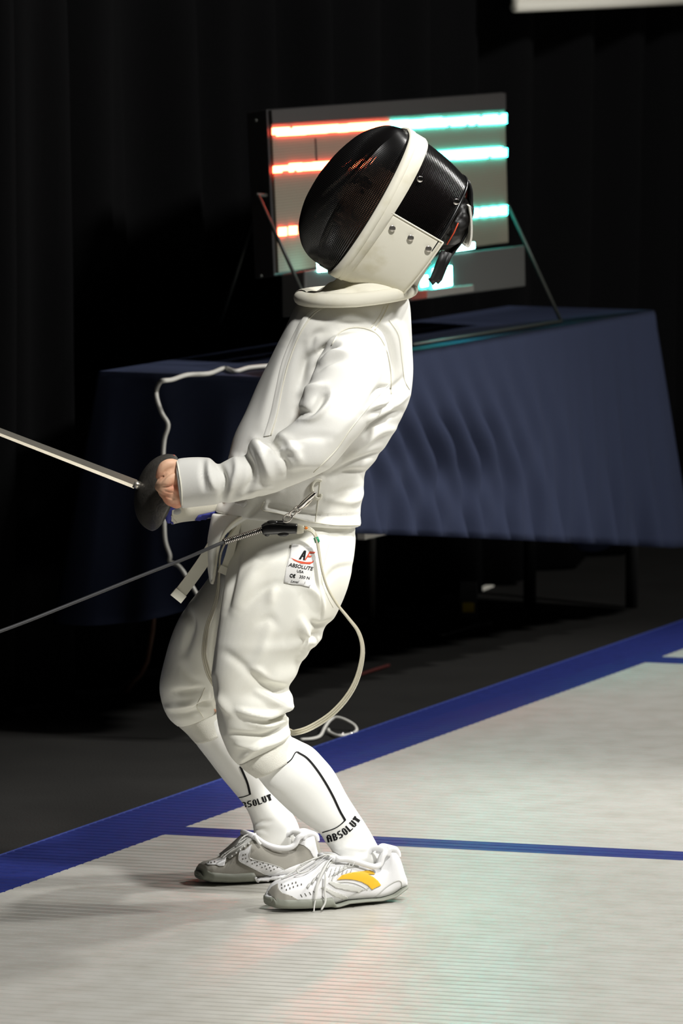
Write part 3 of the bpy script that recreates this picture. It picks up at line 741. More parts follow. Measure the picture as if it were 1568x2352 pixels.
# maker's label
LX, LY = 668, 1252                                       # upper-left corner of the patch
def lab(a, b): return (669 + a * 0.98 - b * 0.20, 1250 + a * 0.17 + b * 0.97)   # label frame, px along / down
poly = [lab(0, 0), lab(20, -1), lab(40, 1), lab(60, 0), lab(61, 30), lab(60, 60), lab(61, 92), lab(40, 90), lab(20, 92), lab(0, 90), lab(-1, 55), lab(1, 25)]
lp = decal('label_patch', [poly], bt, 'patch', breeches, 0.0010, 6, 0.001)
def T(txt, a, b, size, bold=0.0, shear=0.0):
    o_ = lab(a, b); ux = (0.98, 0.17); uy = (0.20, -0.97)
    return text_polys(txt, o_, ux, uy, size, bold, shear)
def pxpoly(pts): return ([lab(*p) for p in pts], [tuple(range(len(pts)))])
for t_ in (T('ABSOLUTE', 3, 53, 11.5, .25, .2), T('USA', 24, 63, 8.5, .2), T('350 N', 32, 75, 9.5, .15), T('Level', 15, 87, 8.5, .1, .3), T('1', 46, 86, 7), T('C', 10, 76, 10, .5), T('\u20ac', 17, 76, 10, .4)):
    print_faces('label_lettering', [t_], bt, 'ink', breeches, 0.0028)
print_faces('label_logo', [pxpoly([(23, 33), (31, 11), (34, 11), (28, 33)]), pxpoly([(31, 11), (36, 11), (37, 33), (33, 33)]), pxpoly([(28, 26), (34, 26), (34, 23), (29, 23)])], bt, 'ink', breeches, 0.0028)
print_faces('label_logo', [pxpoly([(36, 33), (43, 14), (46, 14), (39, 33)]), pxpoly([(42, 16), (44, 11), (57, 10), (55, 14)]), pxpoly([(40, 25), (41, 21), (51, 20), (49, 24)]),
    pxpoly([(5, 33), (22, 37), (40, 37), (53, 34), (57, 29), (57, 34), (50, 40), (30, 42), (14, 38)])], bt, 'redprint', breeches, 0.0028)

# ---- socks
sockN = [(560, 1745, 662, 1690, 10.50, 10.53, .050), (578, 1770, 692, 1704, 10.50, 10.535, .052), (592, 1786, 718, 1718, 10.50, 10.54, .053), (612, 1811, 742, 1742, 10.50, 10.545, .0535), (636, 1836, 768, 1774, 10.51, 10.55, .0525), (668, 1866, 796, 1826, 10.52, 10.56, .048),
         (702, 1892, 820, 1864, 10.53, 10.57, .044), (732, 1912, 836, 1888, 10.54, 10.58, .041), (748, 1936, 853, 1916, 10.545, 10.59, .041), (764, 1958, 868, 1944, 10.55, 10.60, .042), (768, 1985, 882, 1972, 10.55, 10.61, .043), (760, 2020, 885, 2020, 10.55, 10.61, .038)]
sockF = [(428, 1670, 515, 1640, 10.77, 10.80, .048), (450, 1708, 548, 1676, 10.775, 10.81, .050), (476, 1742, 580, 1716, 10.78, 10.82, .050), (510, 1787, 612, 1768, 10.79, 10.83, .047), (545, 1829, 634, 1810, 10.80, 10.84, .043),
         (566, 1858, 652, 1842, 10.81, 10.85, .041), (577, 1884, 678, 1880, 10.82, 10.86, .042), (582, 1906, 690, 1912, 10.82, 10.87, .043), (580, 1935, 696, 1945, 10.82, 10.87, .043), (575, 1985, 700, 1985, 10.82, 10.87, .038)]
SS = [([(765, 1956), (800, 1948), (840, 1950)], 6, 2.5), ([(766, 1966), (810, 1966), (850, 1955)], 6, -2.5), ([(800, 1960), (830, 1968), (862, 1982)], 6, 2.5), ([(750, 1940), (790, 1930), (830, 1915)], 9, -1.5)]
SF = [([(584, 1900), (600, 1896), (615, 1898)], 4, 2), ([(584, 1906), (600, 1905), (612, 1908)], 3, -2), ([(583, 1893), (600, 1888), (625, 1886)], 4, -2), ([(585, 1912), (600, 1914), (612, 1920)], 4, 2)]
def block(ch):
    G = {'A': ['.XXX.', 'XX.XX', 'XX.XX', 'XXXXX', 'XX.XX', 'XX.XX', 'XX.XX'], 'B': ['XXXX.', 'XX.XX', 'XX.XX', 'XXXX.', 'XX.XX', 'XX.XX', 'XXXX.'],
         'S': ['.XXXX', 'XX...', 'XX...', '.XXX.', '...XX', '...XX', 'XXXX.'], 'O': ['.XXX.', 'XX.XX', 'XX.XX', 'XX.XX', 'XX.XX', 'XX.XX', '.XXX.'],
         'L': ['XX...', 'XX...', 'XX...', 'XX...', 'XX...', 'XX...', 'XXXXX'], 'U': ['XX.XX', 'XX.XX', 'XX.XX', 'XX.XX', 'XX.XX', 'XX.XX', '.XXX.'],
         'T': ['XXXXX', 'XXXXX', '.XXX.', '.XXX.', '.XXX.', '.XXX.', '.XXX.'], 'E': ['XXXXX', 'XX...', 'XX...', 'XXXX.', 'XX...', 'XX...', 'XXXXX']}
    return G[ch]
def knit(word, path, hgt, adv, ratio=0.86):
    """bitmap letters along a pixel path; columns spaced adv px"""
    P = catmull(path, 12); seg = np.r_[0, np.cumsum(np.linalg.norm(np.diff(P, axis=0), axis=1))]
    def pos(s):
        x = np.interp(s, seg, P[:, 0]); y = np.interp(s, seg, P[:, 1])
        x2 = np.interp(s + 1, seg, P[:, 0]); y2 = np.interp(s + 1, seg, P[:, 1]); n = math.hypot(x2 - x, y2 - y) or 1
        return np.array((x, y)), np.array((x2 - x, y2 - y)) / n
    V, Fc = [], []; cw = adv / 6.2; rh = hgt / 7
    for li, ch in enumerate(word):
        for r, row in enumerate(block(ch)):
            for c, x in enumerate(row):
                if x != 'X': continue
                n = len(V)
                for cc, rr in ((c, r), (c + 1.04, r), (c + 1.04, r + 1.04), (c, r + 1.04)):
                    s = li * adv + cc * cw
                    if s > seg[-1] - 1: s = seg[-1] - 1
                    p, t = pos(s); nn = np.array((t[1], -t[0]))
                    V.append(tuple(p + nn * (hgt - rr * rh)))
                Fc.append((n, n + 1, n + 2, n + 3))
    return V, Fc
def make_sock(rows, strokes, word, label):
    me = remesh([loft_px(rows, 6, 40)], 0.0028, 4); sculpt(me, strokes)
    o = link('sock', me, 'sock', person); o['label'] = label
    return o, bvh(me)
sk, kt = make_sock(sockN, SS, None, 'white knee sock with black stripe and ABSOLUTE lettering, near leg')
print_faces('lettering', [knit('ABSOLUT', [(753, 1935), (773, 1929), (792, 1919), (808, 1906), (820, 1893), (829, 1880), (834, 1868)], 16.5, 13.8)], kt, 'ink', sk, 0.0007)
def band(line, w, tree, name, m, parent, off=0.0007):
    L = catmull(line, 8); poly = []
    W_ = np.interp(np.linspace(0, 1, len(L)), np.linspace(0, 1, len(w)), w) if not np.isscalar(w) else np.full(len(L), w)
    a, b = [], []
    for i in range(len(L)):
        d = L[min(i + 1, len(L) - 1)] - L[max(i - 1, 0)]; d /= np.linalg.norm(d); n = np.array((-d[1], d[0]))
        a.append(L[i] + n * W_[i] / 2); b.append(L[i] - n * W_[i] / 2)
    V = [tuple(q) for q in a + b]; n = len(L); Fc = [(i, i + 1, n + i + 1, n + i) for i in range(n - 1)]
    return print_faces(name, [(V, Fc)], tree, m, parent, off)
band([(633, 1769), (650, 1759), (668, 1745), (678, 1729), (686, 1728)], [0.8, 2.5, 2.5, 2.5], kt, 'stripe', 'ink', sk)
band([(683, 1728), (705, 1742), (727, 1768), (748, 1800), (765, 1831), (780, 1863), (792, 1884)], [4, 5, 5, 5], kt, 'stripe', 'ink', sk)
band([(793, 1883), (780, 1895), (765, 1904), (740, 1912)], [3, 2, 2, 2], kt, 'stripe', 'ink', sk)
sk2, kt2 = make_sock(sockF, SF, None, 'white knee sock with black stripe and ABSOLUTE lettering, far leg')
print_faces('lettering', [knit('BSOLUT', [(558, 1857), (575, 1853), (592, 1849), (608, 1843), (622, 1838), (640, 1832)], 14.5, 12)], kt2, 'ink', sk2, 0.0007)
band([(551, 1760), (560, 1780), (568, 1800), (574, 1825)], 5, kt2, 'stripe', 'ink', sk2)
band([(575, 1824), (562, 1829), (548, 1832)], 2, kt2, 'stripe', 'ink', sk2)

# ---- shoes
def make_shoe(label, A, B, off, top, bottom, widths, colour):
    """A,B: floor contact pixels at toe and heel; profiles traced on the side plane, pixel -> (s,z)."""
    a, b = floor_pt(*A), floor_pt(*B); d = (b - a).normalized(); n = Vector((-d.y, d.x, 0))
    if n.y < 0: n = -n
    def sz(px, py, o_):
        p = onplane(px, py, a + n * o_, n); return ((p - a).dot(d), p.z)
    tp = sorted(sz(x, y, off) for x, y in top); xs_ = [q[0] for q in bottom]; wf = lambda x: np.interp((x - min(xs_)) / (max(xs_) - min(xs_)), [q[0] for q in widths], [q[1] for q in widths])
    bp_ = sorted(sz(x, y, off - wf(x) * 0.9) for x, y in bottom)
    ts, tz = np.array(tp).T; bs, bz = np.array(bp_).T
    bz = np.maximum(bz - min(bz) + 0.001, 0.001) * 0.9
    s0, s1 = min(ts[0], bs[0]), max(ts[-1], bs[-1]); L = s1 - s0
    ns = 60; nc = 36; V = []; S_, ZB, ZT, WW = [], [], [], []
    for i in range(ns):
        f = i / (ns - 1); f = 0.5 - 0.5 * math.cos(math.pi * f); s = s0 + L * f
        zb = np.interp(s, bs, bz); zt = np.interp(s, ts, tz); w = np.interp(f, [x[0] for x in widths], [x[1] for x in widths])
        zt = max(zt, zb + 0.004)
        S_.append(s); ZB.append(zb); ZT.append(zt); WW.append(w)
    def build(zlo, zhi, grow):
        V = []
        for s, zb, zt, w in zip(S_, ZB, ZT, WW):
            lo, hi = zlo(zb, zt, s), zhi(zb, zt, s); hi = max(hi, lo + 0.0012)
            for j in range(nc):
                t = 2 * math.pi * j / nc; ct, st = math.cos(t), math.sin(t)
                y = math.copysign(abs(ct) ** 0.55, ct); zz = math.copysign(abs(st) ** 0.7, st)
                z = lo + (hi - lo) * (zz + 1) / 2
                k = (z - zb) / max(zt - zb, 0.001); taper = 1 - 0.42 * max(0, k - 0.25) ** 1.2 * (1 if zt - zb > 0.03 else 0.6)
                p = a + d * s + n * (off + y * (w * taper + grow)); V.append(Vector((p.x, p.y, z)))
        return V, ringfaces(ns, nc)
    root = bpy.data.objects.new('shoe', None); COL.objects.link(root)
    root.parent = person; root.matrix_parent_inverse = parent_world(person).inverted()
    root['label'] = label
    def sub(name, me, m):
        o = link(name, me, m); o.parent = root; o.matrix_parent_inverse = root_inv(); return o
    def root_inv():
        from mathutils import Matrix
        return Matrix.Identity(4)
    up = mesh(*build(lambda zb, zt, s: zb + 0.003, lambda zb, zt, s: zt, 0.0))
    bm = bmesh.new(); bm.from_mesh(up); bmesh.ops.recalc_face_normals(bm, faces=bm.faces); bm.to_mesh(up); bm.free()
    sub('upper', up, colour)
    solez = lambda zb, zt, s: min(zt, zb + (0.024 if s < s0 + 0.40 * L else 0.007) * (1.0 if s > s0 + .02 else 1.0))
    so = mesh(*build(lambda zb, zt, s: zb, solez, 0.0022))
    bm = bmesh.new(); bm.from_mesh(so); bmesh.ops.recalc_face_normals(bm, faces=bm.faces); bm.to_mesh(so); bm.free()
    sub('sole', so, 'sole')
    both = mesh(*merge(([vv.co for vv in up.vertices], [tuple(p.vertices) for p in up.polygons]), ([vv.co for vv in so.vertices], [tuple(p.vertices) for p in so.polygons])))
    return root, bvh(up), bvh(both), (a, d, n, off)
topN = [(621, 2058), (622, 2048), (624, 2041), (628, 2035), (634, 2029), (642, 2023), (662, 2016), (690, 2006), (712, 1994), (730, 1982), (742, 1974), (770, 1970), (795, 1975), (818, 1980), (841, 1990), (859, 1994), (873, 1986), (880, 1968), (887, 1948), (900, 1948), (909, 1966), (915, 1990), (926, 2025), (928, 2042)]
botN = [(621, 2064), (623, 2074), (628, 2085), (636, 2093), (648, 2098), (685, 2100), (738, 2098), (777, 2094), (800, 2086), (841, 2082), (875, 2080), (905, 2071), (919, 2058), (928, 2046)]
wid = [(0, .010), (.01, .018), (.03, .024), (.07, .033), (.2, .042), (.35, .045), (.55, .040), (.75, .036), (.9, .033), (.97, .026), (1, .012)]
sh, st_up, st_all, fr_ = make_shoe('white fencing shoe with yellow flash and grey toe, near foot', (660, 2099), (895, 2076), 0.042, topN, botN, wid, 'shoewhite')
def D(name, polys, tree, m, root, off=0.0008, step=2.6, th=0.0006):
    o = decal(name, polys, tree, m, None, off, step, th)
    if o: o.parent = root
    return o
def sk_px(pts, ox=600, oy=1920, k=4.3556): return [(ox + x / k, oy + y / k) for x, y in pts]
D('toe_cap', [sk_px([(70, 560), (110, 510), (165, 480), (170, 530), (210, 570), (300, 600), (370, 640), (430, 705), (300, 705), (190, 680), (100, 600)])], st_up, 'shoegrey', sh, 0.0006)
D('logo', [sk_px([(752, 440), (800, 395), (880, 370), (980, 358), (1080, 348), (1115, 362), (1132, 388), (1060, 385), (1110, 410), (1160, 450), (1192, 495), (1100, 538), (1060, 495), (1000, 462), (920, 440), (840, 435)])], st_up, 'gold', sh, 0.0012)
D('vent_window', [sk_px([(665, 470), (690, 455), (760, 470), (880, 490), (980, 510), (1015, 535), (975, 562), (860, 545), (740, 520)]), sk_px([(590, 520), (620, 505), (740, 560), (850, 600), (865, 622), (820, 632), (740, 610), (660, 560)])], st_up, 'vent', sh, 0.0012)
slots = [sk_px([(x - 9, y - 14), (x, y - 16), (x + 16, y + 12), (x + 8, y + 16)]) for x, y in ((395, 600), (437, 590), (482, 577), (522, 565), (448, 655), (503, 655), (560, 655), (600, 640), (615, 622))]
dots = [sk_px([(x - 6, y - 9), (x + 6, y - 9), (x + 6, y + 9), (x - 6, y + 9)]) for x, y in ((203, 490), (235, 503), (270, 492), (310, 476), (345, 468), (206, 522), (250, 540), (285, 525), (320, 512), (362, 498), (400, 487))]
for sl in slots + dots: D('vent_hole', [sl], st_up, 'hole', sh, 0.0007, 3, 0)
D('eyelet_stay', [sk_px([(700, 400), (820, 310), (880, 262), (960, 290), (975, 312), (860, 325), (760, 380), (730, 400)])], st_up, 'shoelight', sh, 0.0006)
def shseam(line, tree, r, m, root, name='trim_line', off=0.0003, k=None):
    o = seam(name, sk_px(line) if k is None else sk_px(line, *k), tree, r, m, None, 6, off)
    if o: o.parent = root
shseam([(690, 455), (725, 470), (840, 462), (930, 475), (1010, 510), (1060, 545)], st_up, 0.0010, 'shoelight', sh)
shseam([(720, 400), (705, 450), (725, 470)], st_up, 0.0010, 'shoelight', sh)
shseam([(1085, 668), (1150, 600), (1250, 510), (1350, 450), (1395, 460), (1400, 520), (1370, 590), (1300, 650), (1200, 685), (1085, 668)], st_up, 0.0011, 'shoelight', sh, 'heel_counter')
shseam([(640, 690), (780, 650), (900, 590), (1050, 530), (1180, 470)], st_up, 0.0009, 'shoelight', sh)
shseam([(170, 480), (175, 530), (215, 575), (300, 605), (372, 645), (430, 705)], st_up, 0.0008, 'shoelight', sh)
# collar roll and heel tab
def collar(pts_near, root, fr, wpx, px_k):
    a, d, n, off = fr
    near = [onplane(*q, a + n * (off - w_), n) for q, w_ in zip(pts_near, wpx)]
    far = [q + n * (2 * w_) for q, w_ in zip(near, wpx)]
    ring = near + far[::-1]
    o = link('collar', mesh(*tube(ring + [ring[0]], 0.0052, 10, 3)), 'shoewhite'); o.parent = root
cpx = sk_px([(740, 235), (850, 235), (950, 258), (1050, 290), (1130, 308), (1185, 285), (1208, 215), (1235, 150)])
collar(cpx, sh, fr_, [.026, .027, .028, .028, .028, .026, .024, .018], None)
ht = [onplane(*q, fr_[0] + fr_[2] * fr_[3], fr_[2]) for q in sk_px([(1215, 190), (1240, 125), (1290, 125), (1318, 165), (1322, 200)])]
o = link('heel_tab', mesh(*merge(*[tube([q + fr_[2] * w_ for q in ht], 0.0062, 10, 4) for w_ in (-.014, -.007, 0, .007, .014)])), 'shoewhite'); o.parent = sh
# tongue and laces
def pl(px, py, o_=0.0, fr=None): fr = fr or fr_; return onplane(px, py, fr[0] + fr[2] * (fr[3] + o_), fr[2])
o = link('tongue', mesh(*ribbon([pl(x, y) for x, y in sk_px([(420, 450), (500, 395), (600, 290), (690, 200), (740, 205)])], tuple(fr_[2]), 0.046, 0.006)), 'vent'); o.parent = sh
def lace(line, r, root, fr=None, o_=0.0, k=None, name='lace', m='lace'):
    pts = [pl(x, y, (o_ if np.isscalar(o_) else o_[i]), fr) for i, (x, y) in enumerate(sk_px(line) if k is None else sk_px(line, *k))]
    o = link(name, mesh(*ribbon([tuple(x) for x in catmull([tuple(q) for q in pts], 6)], (0.3, 0, 0.9) if name == 'x' else tuple((fr or fr_)[1] + Vector((0, 0, .6))), r * 2, r * 0.5)), m); o.parent = root
lace([(720, 215), (660, 270), (600, 380), (560, 480), (545, 560), (540, 640)], 0.0026, sh, o_=[-.02, -.035, -.045, -.05, -.052, -.053])
lace([(540, 640), (530, 700), (525, 760)], 0.0012, sh, o_=[-.053, -.054, -.055], name='lace_tip')
lace([(720, 215), (650, 190), (560, 220), (430, 270), (365, 320), (360, 360), (400, 370), (480, 340), (570, 260), (640, 205), (700, 200)], 0.0014, sh, o_=[-.01, -.015, -.02, -.02, -.02, -.02, -.02, -.02, -.02, -.015, -.01])
lace([(640, 360), (640, 430), (635, 560), (640, 660), (600, 740)], 0.0016, sh, o_=[-.045, -.05, -.053, -.055, -.056])
lace([(560, 205), (420, 290), (300, 370), (200, 430)], 0.0016, sh, o_=[0, 0, 0, 0])
for i in range(5):
    t = i / 4; x0 = 470 + 190 * t; y0 = 470 - 190 * t
    lace([(x0 - 10, y0 + 45), (x0 + 20, y0 - 5), (x0 + 25, y0 - 25)], 0.0022, sh, o_=[-.038, -.03, -.005])
for i in range(6):
    t = i / 5; p = (690 + 220 * t, 345 - 60 * t)
    lace([(p[0], p[1] + 20), (p[0] + 18, p[1] - 20)], 0.0010, sh, o_=[-.0435, -.04], name='eyelet_bar', m='shoelight')
# far shoe
kF = (440, 1880, 4.3556)
fpx = lambda pts: sk_px(pts, *kF)
topF = fpx([(80, 545), (84, 500), (105, 460), (150, 432), (230, 415), (300, 395), (400, 320), (480, 250), (560, 180), (610, 160), (650, 210), (750, 275), (900, 312), (1000, 302), (1040, 255), (1085, 180), (1180, 125), (1230, 180), (1250, 290), (1280, 420), (1290, 480)])
botF = fpx([(80, 570), (92, 615), (125, 652), (220, 680), (400, 690), (600, 680), (760, 662), (900, 640), (1050, 620), (1180, 600), (1260, 560), (1290, 510)])
sh2, s2_up, s2_all, fr2_ = make_shoe('grey suede and white fencing shoe seen from its inner side, far foot', (490, 2037), (720, 2020), 0.042, topF, botF, wid, 'shoegrey')
D('side_panel', [fpx([(475, 330), (530, 320), (600, 260), (575, 390), (640, 420), (760, 450), (880, 490), (930, 520), (960, 550), (860, 590), (740, 560), (640, 515), (520, 455), (468, 420)])], s2_up, 'shoewhite', sh2, 0.0006)
D('toe_overlay', [fpx([(140, 450), (200, 425), (300, 398), (380, 360), (345, 400), (325, 475), (280, 480), (240, 465), (160, 465)])], s2_up, 'shoewhite', sh2, 0.0006)
D('heel_panel', [fpx([(1050, 250), (1090, 190), (1180, 140), (1225, 190), (1245, 290), (1270, 390), (1215, 385), (1180, 320), (1120, 270)])], s2_up, 'shoewhite', sh2, 0.0006)
D('midsole', [fpx([(620, 590), (760, 570), (920, 515), (1060, 460), (1200, 420), (1275, 410), (1285, 500), (1200, 590), (1000, 630), (850, 645), (700, 660), (660, 640)])], s2_all, 'shoewhite', sh2, 0.0012)
for x, y in ((516, 370), (538, 363), (511, 408), (540, 400), (556, 432), (594, 420), (603, 453), (628, 442), (652, 436), (650, 470), (682, 458), (710, 447), (700, 488), (731, 476), (762, 465), (745, 505), (777, 491), (808, 479), (788, 520), (820, 506), (853, 490), (170, 443), (196, 447), (230, 440)):
    D('vent_hole', [fpx([(x - 6, y - 6), (x + 6, y - 6), (x + 6, y + 6), (x - 6, y + 6)])], s2_up, 'hole', sh2, 0.0016, 3, 0)
shseam([(480, 340), (470, 420), (530, 460), (640, 515), (740, 560)], s2_up, 0.0008, 'shoelight', sh2, k=kF, off=0.0012)
shseam([(600, 265), (575, 390), (640, 420), (760, 450), (880, 490), (930, 520)], s2_up, 0.0008, 'shoelight', sh2, k=kF, off=0.0012)
cpx = fpx([(620, 175), (700, 235), (780, 275), (880, 298), (980, 292), (1035, 255), (1065, 195), (1110, 160)])
collar(cpx, sh2, fr2_, [.024, .026, .028, .028, .028, .026, .024, .018], None)
ht = [onplane(*q, fr2_[0] + fr2_[2] * fr2_[3], fr2_[2]) for q in fpx([(1080, 200), (1110, 155), (1165, 145), (1205, 170), (1212, 215)])]
o = link('heel_tab', mesh(*merge(*[tube([q + fr2_[2] * w_ for q in ht], 0.0066, 10, 4) for w_ in (-.014, -.007, 0, .007, .014)])), 'shoewhite'); o.parent = sh2
o = link('tongue', mesh(*ribbon([pl(x, y, 0, fr2_) for x, y in fpx([(330, 385), (420, 310), (520, 220), (600, 145)])], tuple(fr2_[2]), 0.044, 0.006)), 'shoelight'); o.parent = sh2
lace([(620, 190), (500, 270), (380, 340), (300, 400)], 0.0022, sh2, fr2_, [-.012, -.02, -.022, -.024], kF)
lace([(610, 175), (560, 190), (480, 240), (460, 250)], 0.0018, sh2, fr2_, [0, -.01, -.02, -.02], kF)
lace([(630, 150), (640, 190), (670, 240), (690, 262)], 0.0028, sh2, fr2_, [-.02, -.03, -.036, -.038], kF)
lace([(600, 150), (520, 180), (470, 235), (440, 280), (330, 350), (290, 385)], 0.0012, sh2, fr2_, -.012, kF)
for i in range(5):
    t = i / 4; lace([(400 + 170 * t, 385 - 130 * t), (395 + 170 * t, 345 - 130 * t)], 0.0018, sh2, fr2_, [-.03, -.004], kF)

# ---- mask
mC = at(848, 455, 10.60)                               # middle of the rim
tt_ = math.radians(12)
e_u = (at(940, 302, 10.60) - at(756, 612, 10.60)).normalized()
e_f0 = Vector((-e_u.z, 0, e_u.x)); e_f0 = (e_f0 - e_u * e_f0.dot(e_u)).normalized()
if e_f0.x > 0: e_f0 = -e_f0
e_s = e_u.cross(e_f0).normalized()
if e_s.y > 0: e_s = -e_s                              # towards the camera
e_f = (e_f0 * math.cos(tt_) + e_s * math.sin(tt_)).normalized(); e_s = (e_s * math.cos(tt_) - e_f0 * math.sin(tt_)).normalized()
ma, mb_ = 0.136, 0.098
mask = bpy.data.objects.new('fencing_mask', None); COL.objects.link(mask); mask.parent = person; mask.matrix_parent_inverse = parent_world(person).inverted()
mask['label'] = 'fencing mask with black wire mesh, white rim and white bib'
def msub(name, part_or_mesh, m, smooth=True):
    me = part_or_mesh if isinstance(part_or_mesh, bpy.types.Mesh) else mesh(*part_or_mesh)
    o = link(name, me, m, None, smooth); o.parent = mask; return o
# front profile traced in the middle plane: (px,py) -> (uu, ff)
prof_px = [(929, 298), (891, 291), (854, 300), (824, 315), (793, 340), (769, 364), (741, 398), (720, 431), (704, 462), (694, 493), (689, 520), (691, 545), (698, 569), (713, 591), (732, 601), (750, 602)]
def uf(px, py):
    p = onplane(px, py, mC, e_s) - mC; return p.dot(e_u), p.dot(e_f)
pf = np.array([uf(*q) for q in prof_px])
pf = catmull(pf, 8)
# resample profile by arc length into wire stations
seg = np.r_[0, np.cumsum(np.linalg.norm(np.diff(pf, axis=0), axis=1))]
WS = 0.0030
nst = int(seg[-1] / WS); sta = np.linspace(0, seg[-1], nst)
PU = np.interp(sta, seg, pf[:, 0]); PF = np.interp(sta, seg, pf[:, 1])
u_top, u_bot = PU[0], PU[-1]
NA = 92
def rim_s(f): return math.sin(f)
def edge_us(ph):
    t = abs(ph) / math.pi; t = t if t <= 1 else 2 - t
    sg = 1 if (ph % (2 * math.pi)) <= math.pi else -1
    uu_ = np.interp(t * seg[-1], sta, PU); sn = max(0.0, math.sin(math.pi * t))
    return float(uu_), sg * mb_ * sn ** 0.55 if sn > 1e-6 else 0.0
G = np.zeros((nst, NA + 1, 3))
for i in range(nst):
    un = PU[i]; tpar = sta[i] / seg[-1]
    wid_ = mb_ * max(0.02, math.sin(math.pi * min(max(tpar, 0.0), 1.0))) ** 0.55
    # section: half ellipse from rim (f=0 side) over the ridge
    for j in range(NA + 1):
        th = math.pi * j / NA - math.pi / 2
        fpart = PF[i] * max(math.cos(th), 0) ** 0.8
        uback = un * (1 - 0.0 * abs(math.sin(th)))
        P = mC + e_u * uback + e_f * fpart + e_s * (wid_ * math.sin(th))
        G[i, j] = P
def wires(G, r, closed=False):
    parts = []
    n, m = G.shape[:2]
    for i in range(n): parts.append(tube([Vector(q) for q in G[i]], r, 3, 1, False))
    for j in range(m): parts.append(tube([Vector(q) for q in G[:, j]], r, 3, 1, False))
    return merge(*parts)
o = msub('front_mesh', wires(G, 0.00105), 'wire', False); o['kind'] = 'stuff'
# white rim: ribbon around the opening, near edge bowed backwards
def rim_pt(ph, back, out=0.0):
    # ph 0 = top, pi/2 = camera side, pi = chin
    uc = (u_top + u_bot) / 2; ua = (u_top - u_bot) / 2; eu, es = edge_us(ph)
    return mC + e_u * (uc + (eu - uc) * (1 + out / ua)) + e_s * (es * (1 + out / mb_)) - e_f * back
def rim_part(b0, b1, out, n=96, th=0.004):
    V = []
    for i in range(n):
        ph = 2 * math.pi * i / n
        for bk, ot in ((b0, out), (b0, out + th), (b1, out + th), (b1, out)):
            V.append(rim_pt(ph, bk(ph) if callable(bk) else bk, ot))
    Fc = []
    for i in range(n):
        j = (i + 1) % n
        for k in range(4):
            Fc.append((i * 4 + k, i * 4 + (k + 1) % 4, j * 4 + (k + 1) % 4, j * 4 + k))
    return V, Fc
msub('rim_band', rim_part(-0.005, lambda ph: 0.026 + 0.006 * math.cos(ph), 0.0005, th=0.0045), 'bib')
msub('rim_ridge', rim_part(-0.0045, lambda ph: 0.010, 0.004, th=0.0022), 'bib')
# rear wire shell and cheek cloth: the rim swept backwards
def shell(ph, t, out=0.0):
    L = 0.105 - 0.012 * (1 - math.cos(ph)) / 2; k = 1 - 0.14 * t ** 2
    uc = (u_top + u_bot) / 2; ua = (u_top - u_bot) / 2
    eu, es = edge_us(ph if ph >= 0 else ph + 2 * math.pi)
    return mC + e_u * (uc + (eu - uc) * (k + out / ua)) + e_s * (es * (1 - 0.06 * t + out / mb_)) - e_f * (0.022 + L * t)
ph0 = math.radians(96)
phs = np.linspace(-ph0, ph0, 120); tsr = np.linspace(0, 1, 34)
G2 = np.array([[shell(p, t) for p in phs] for t in tsr])
o = msub('rear_mesh', wires(G2, 0.0010), 'wire', False); o['kind'] = 'stuff'
# rear edge piping and inner liner
msub('rear_edge', tube([shell(p, 1.0, 0.001) for p in phs], 0.0028, 8), 'blackgloss')
phl = np.linspace(-ph0, ph0, 40)
lv = [shell(p, t, -0.007) for t in np.linspace(0.05, 0.97, 8) for p in phl]
o = msub('inner_liner', (lv, ringfaces(8, 40, False, False)), 'liner'); o.modifiers.new('t', 'SOLIDIFY').thickness = 0.003
# cheek and throat cloth
phc = np.linspace(math.radians(83), math.radians(277), 64)
def cheek(ph, t, out):
    Lx = 0.132 - 0.0 * t
    p = shell(ph, 0.0, out); q = shell(ph, 1.0, out); return p + (q - p) * t * 1.02
cv = []
for t in np.linspace(-0.1, 1.06, 14):
    for p in phc: cv.append(cheek(p, t, 0.0035))
o = msub('cheek_bib', (cv, ringfaces(14, 64, False, False)), 'bib'); md = o.modifiers.new('t', 'SOLIDIFY'); md.thickness = 0.004
msub('bib_edge', tube([cheek(phc[0], t, 0.004) for t in np.linspace(0, 1.06, 12)] + [cheek(p, 1.06, 0.004) for p in phc] + [cheek(phc[-1], t, 0.004) for t in np.linspace(1.06, 0, 12)], 0.0016, 6), 'bib')
# throat skirt flaring to a padded roll
YB = 10.63
skirt_rows = [(800, 590, 985, 600, YB, YB + .03, .072), (784, 628, 968, 632, YB, YB + .03, .074), (772, 652, 958, 646, YB - .01, YB + .03, .086), (742, 670, 953, 656, YB - .01, YB + .03, .102), (704, 682, 948, 664, YB - .01, YB + .03, .115)]
me = mesh(*loft_px(skirt_rows, 6, 56, 1.0, False)); ripple(me, 34, 0.009, 8.0)
o = msub('throat_skirt', me, 'bib'); md = o.modifiers.new('t', 'SOLIDIFY'); md.thickness = 0.004
Lr, Rr = at(690, 683, YB - .01), at(944, 664, YB + .03); cR = (Lr + Rr) / 2; hR = (Rr - Lr) / 2
ringp = []
for i in range(49):
    t = 2 * math.pi * i / 48; ct, st = math.cos(t), math.sin(t)
    ringp.append(cR + hR * math.copysign(abs(ct) ** 0.85, ct) + Vector((0, 0.118 * math.copysign(abs(st) ** 0.85, st), 0)) + Vector((0, 0, -0.004 * (1 - abs(ct)))))
msub('bib_roll', tube(ringp, 0.0125, 14), 'bib')
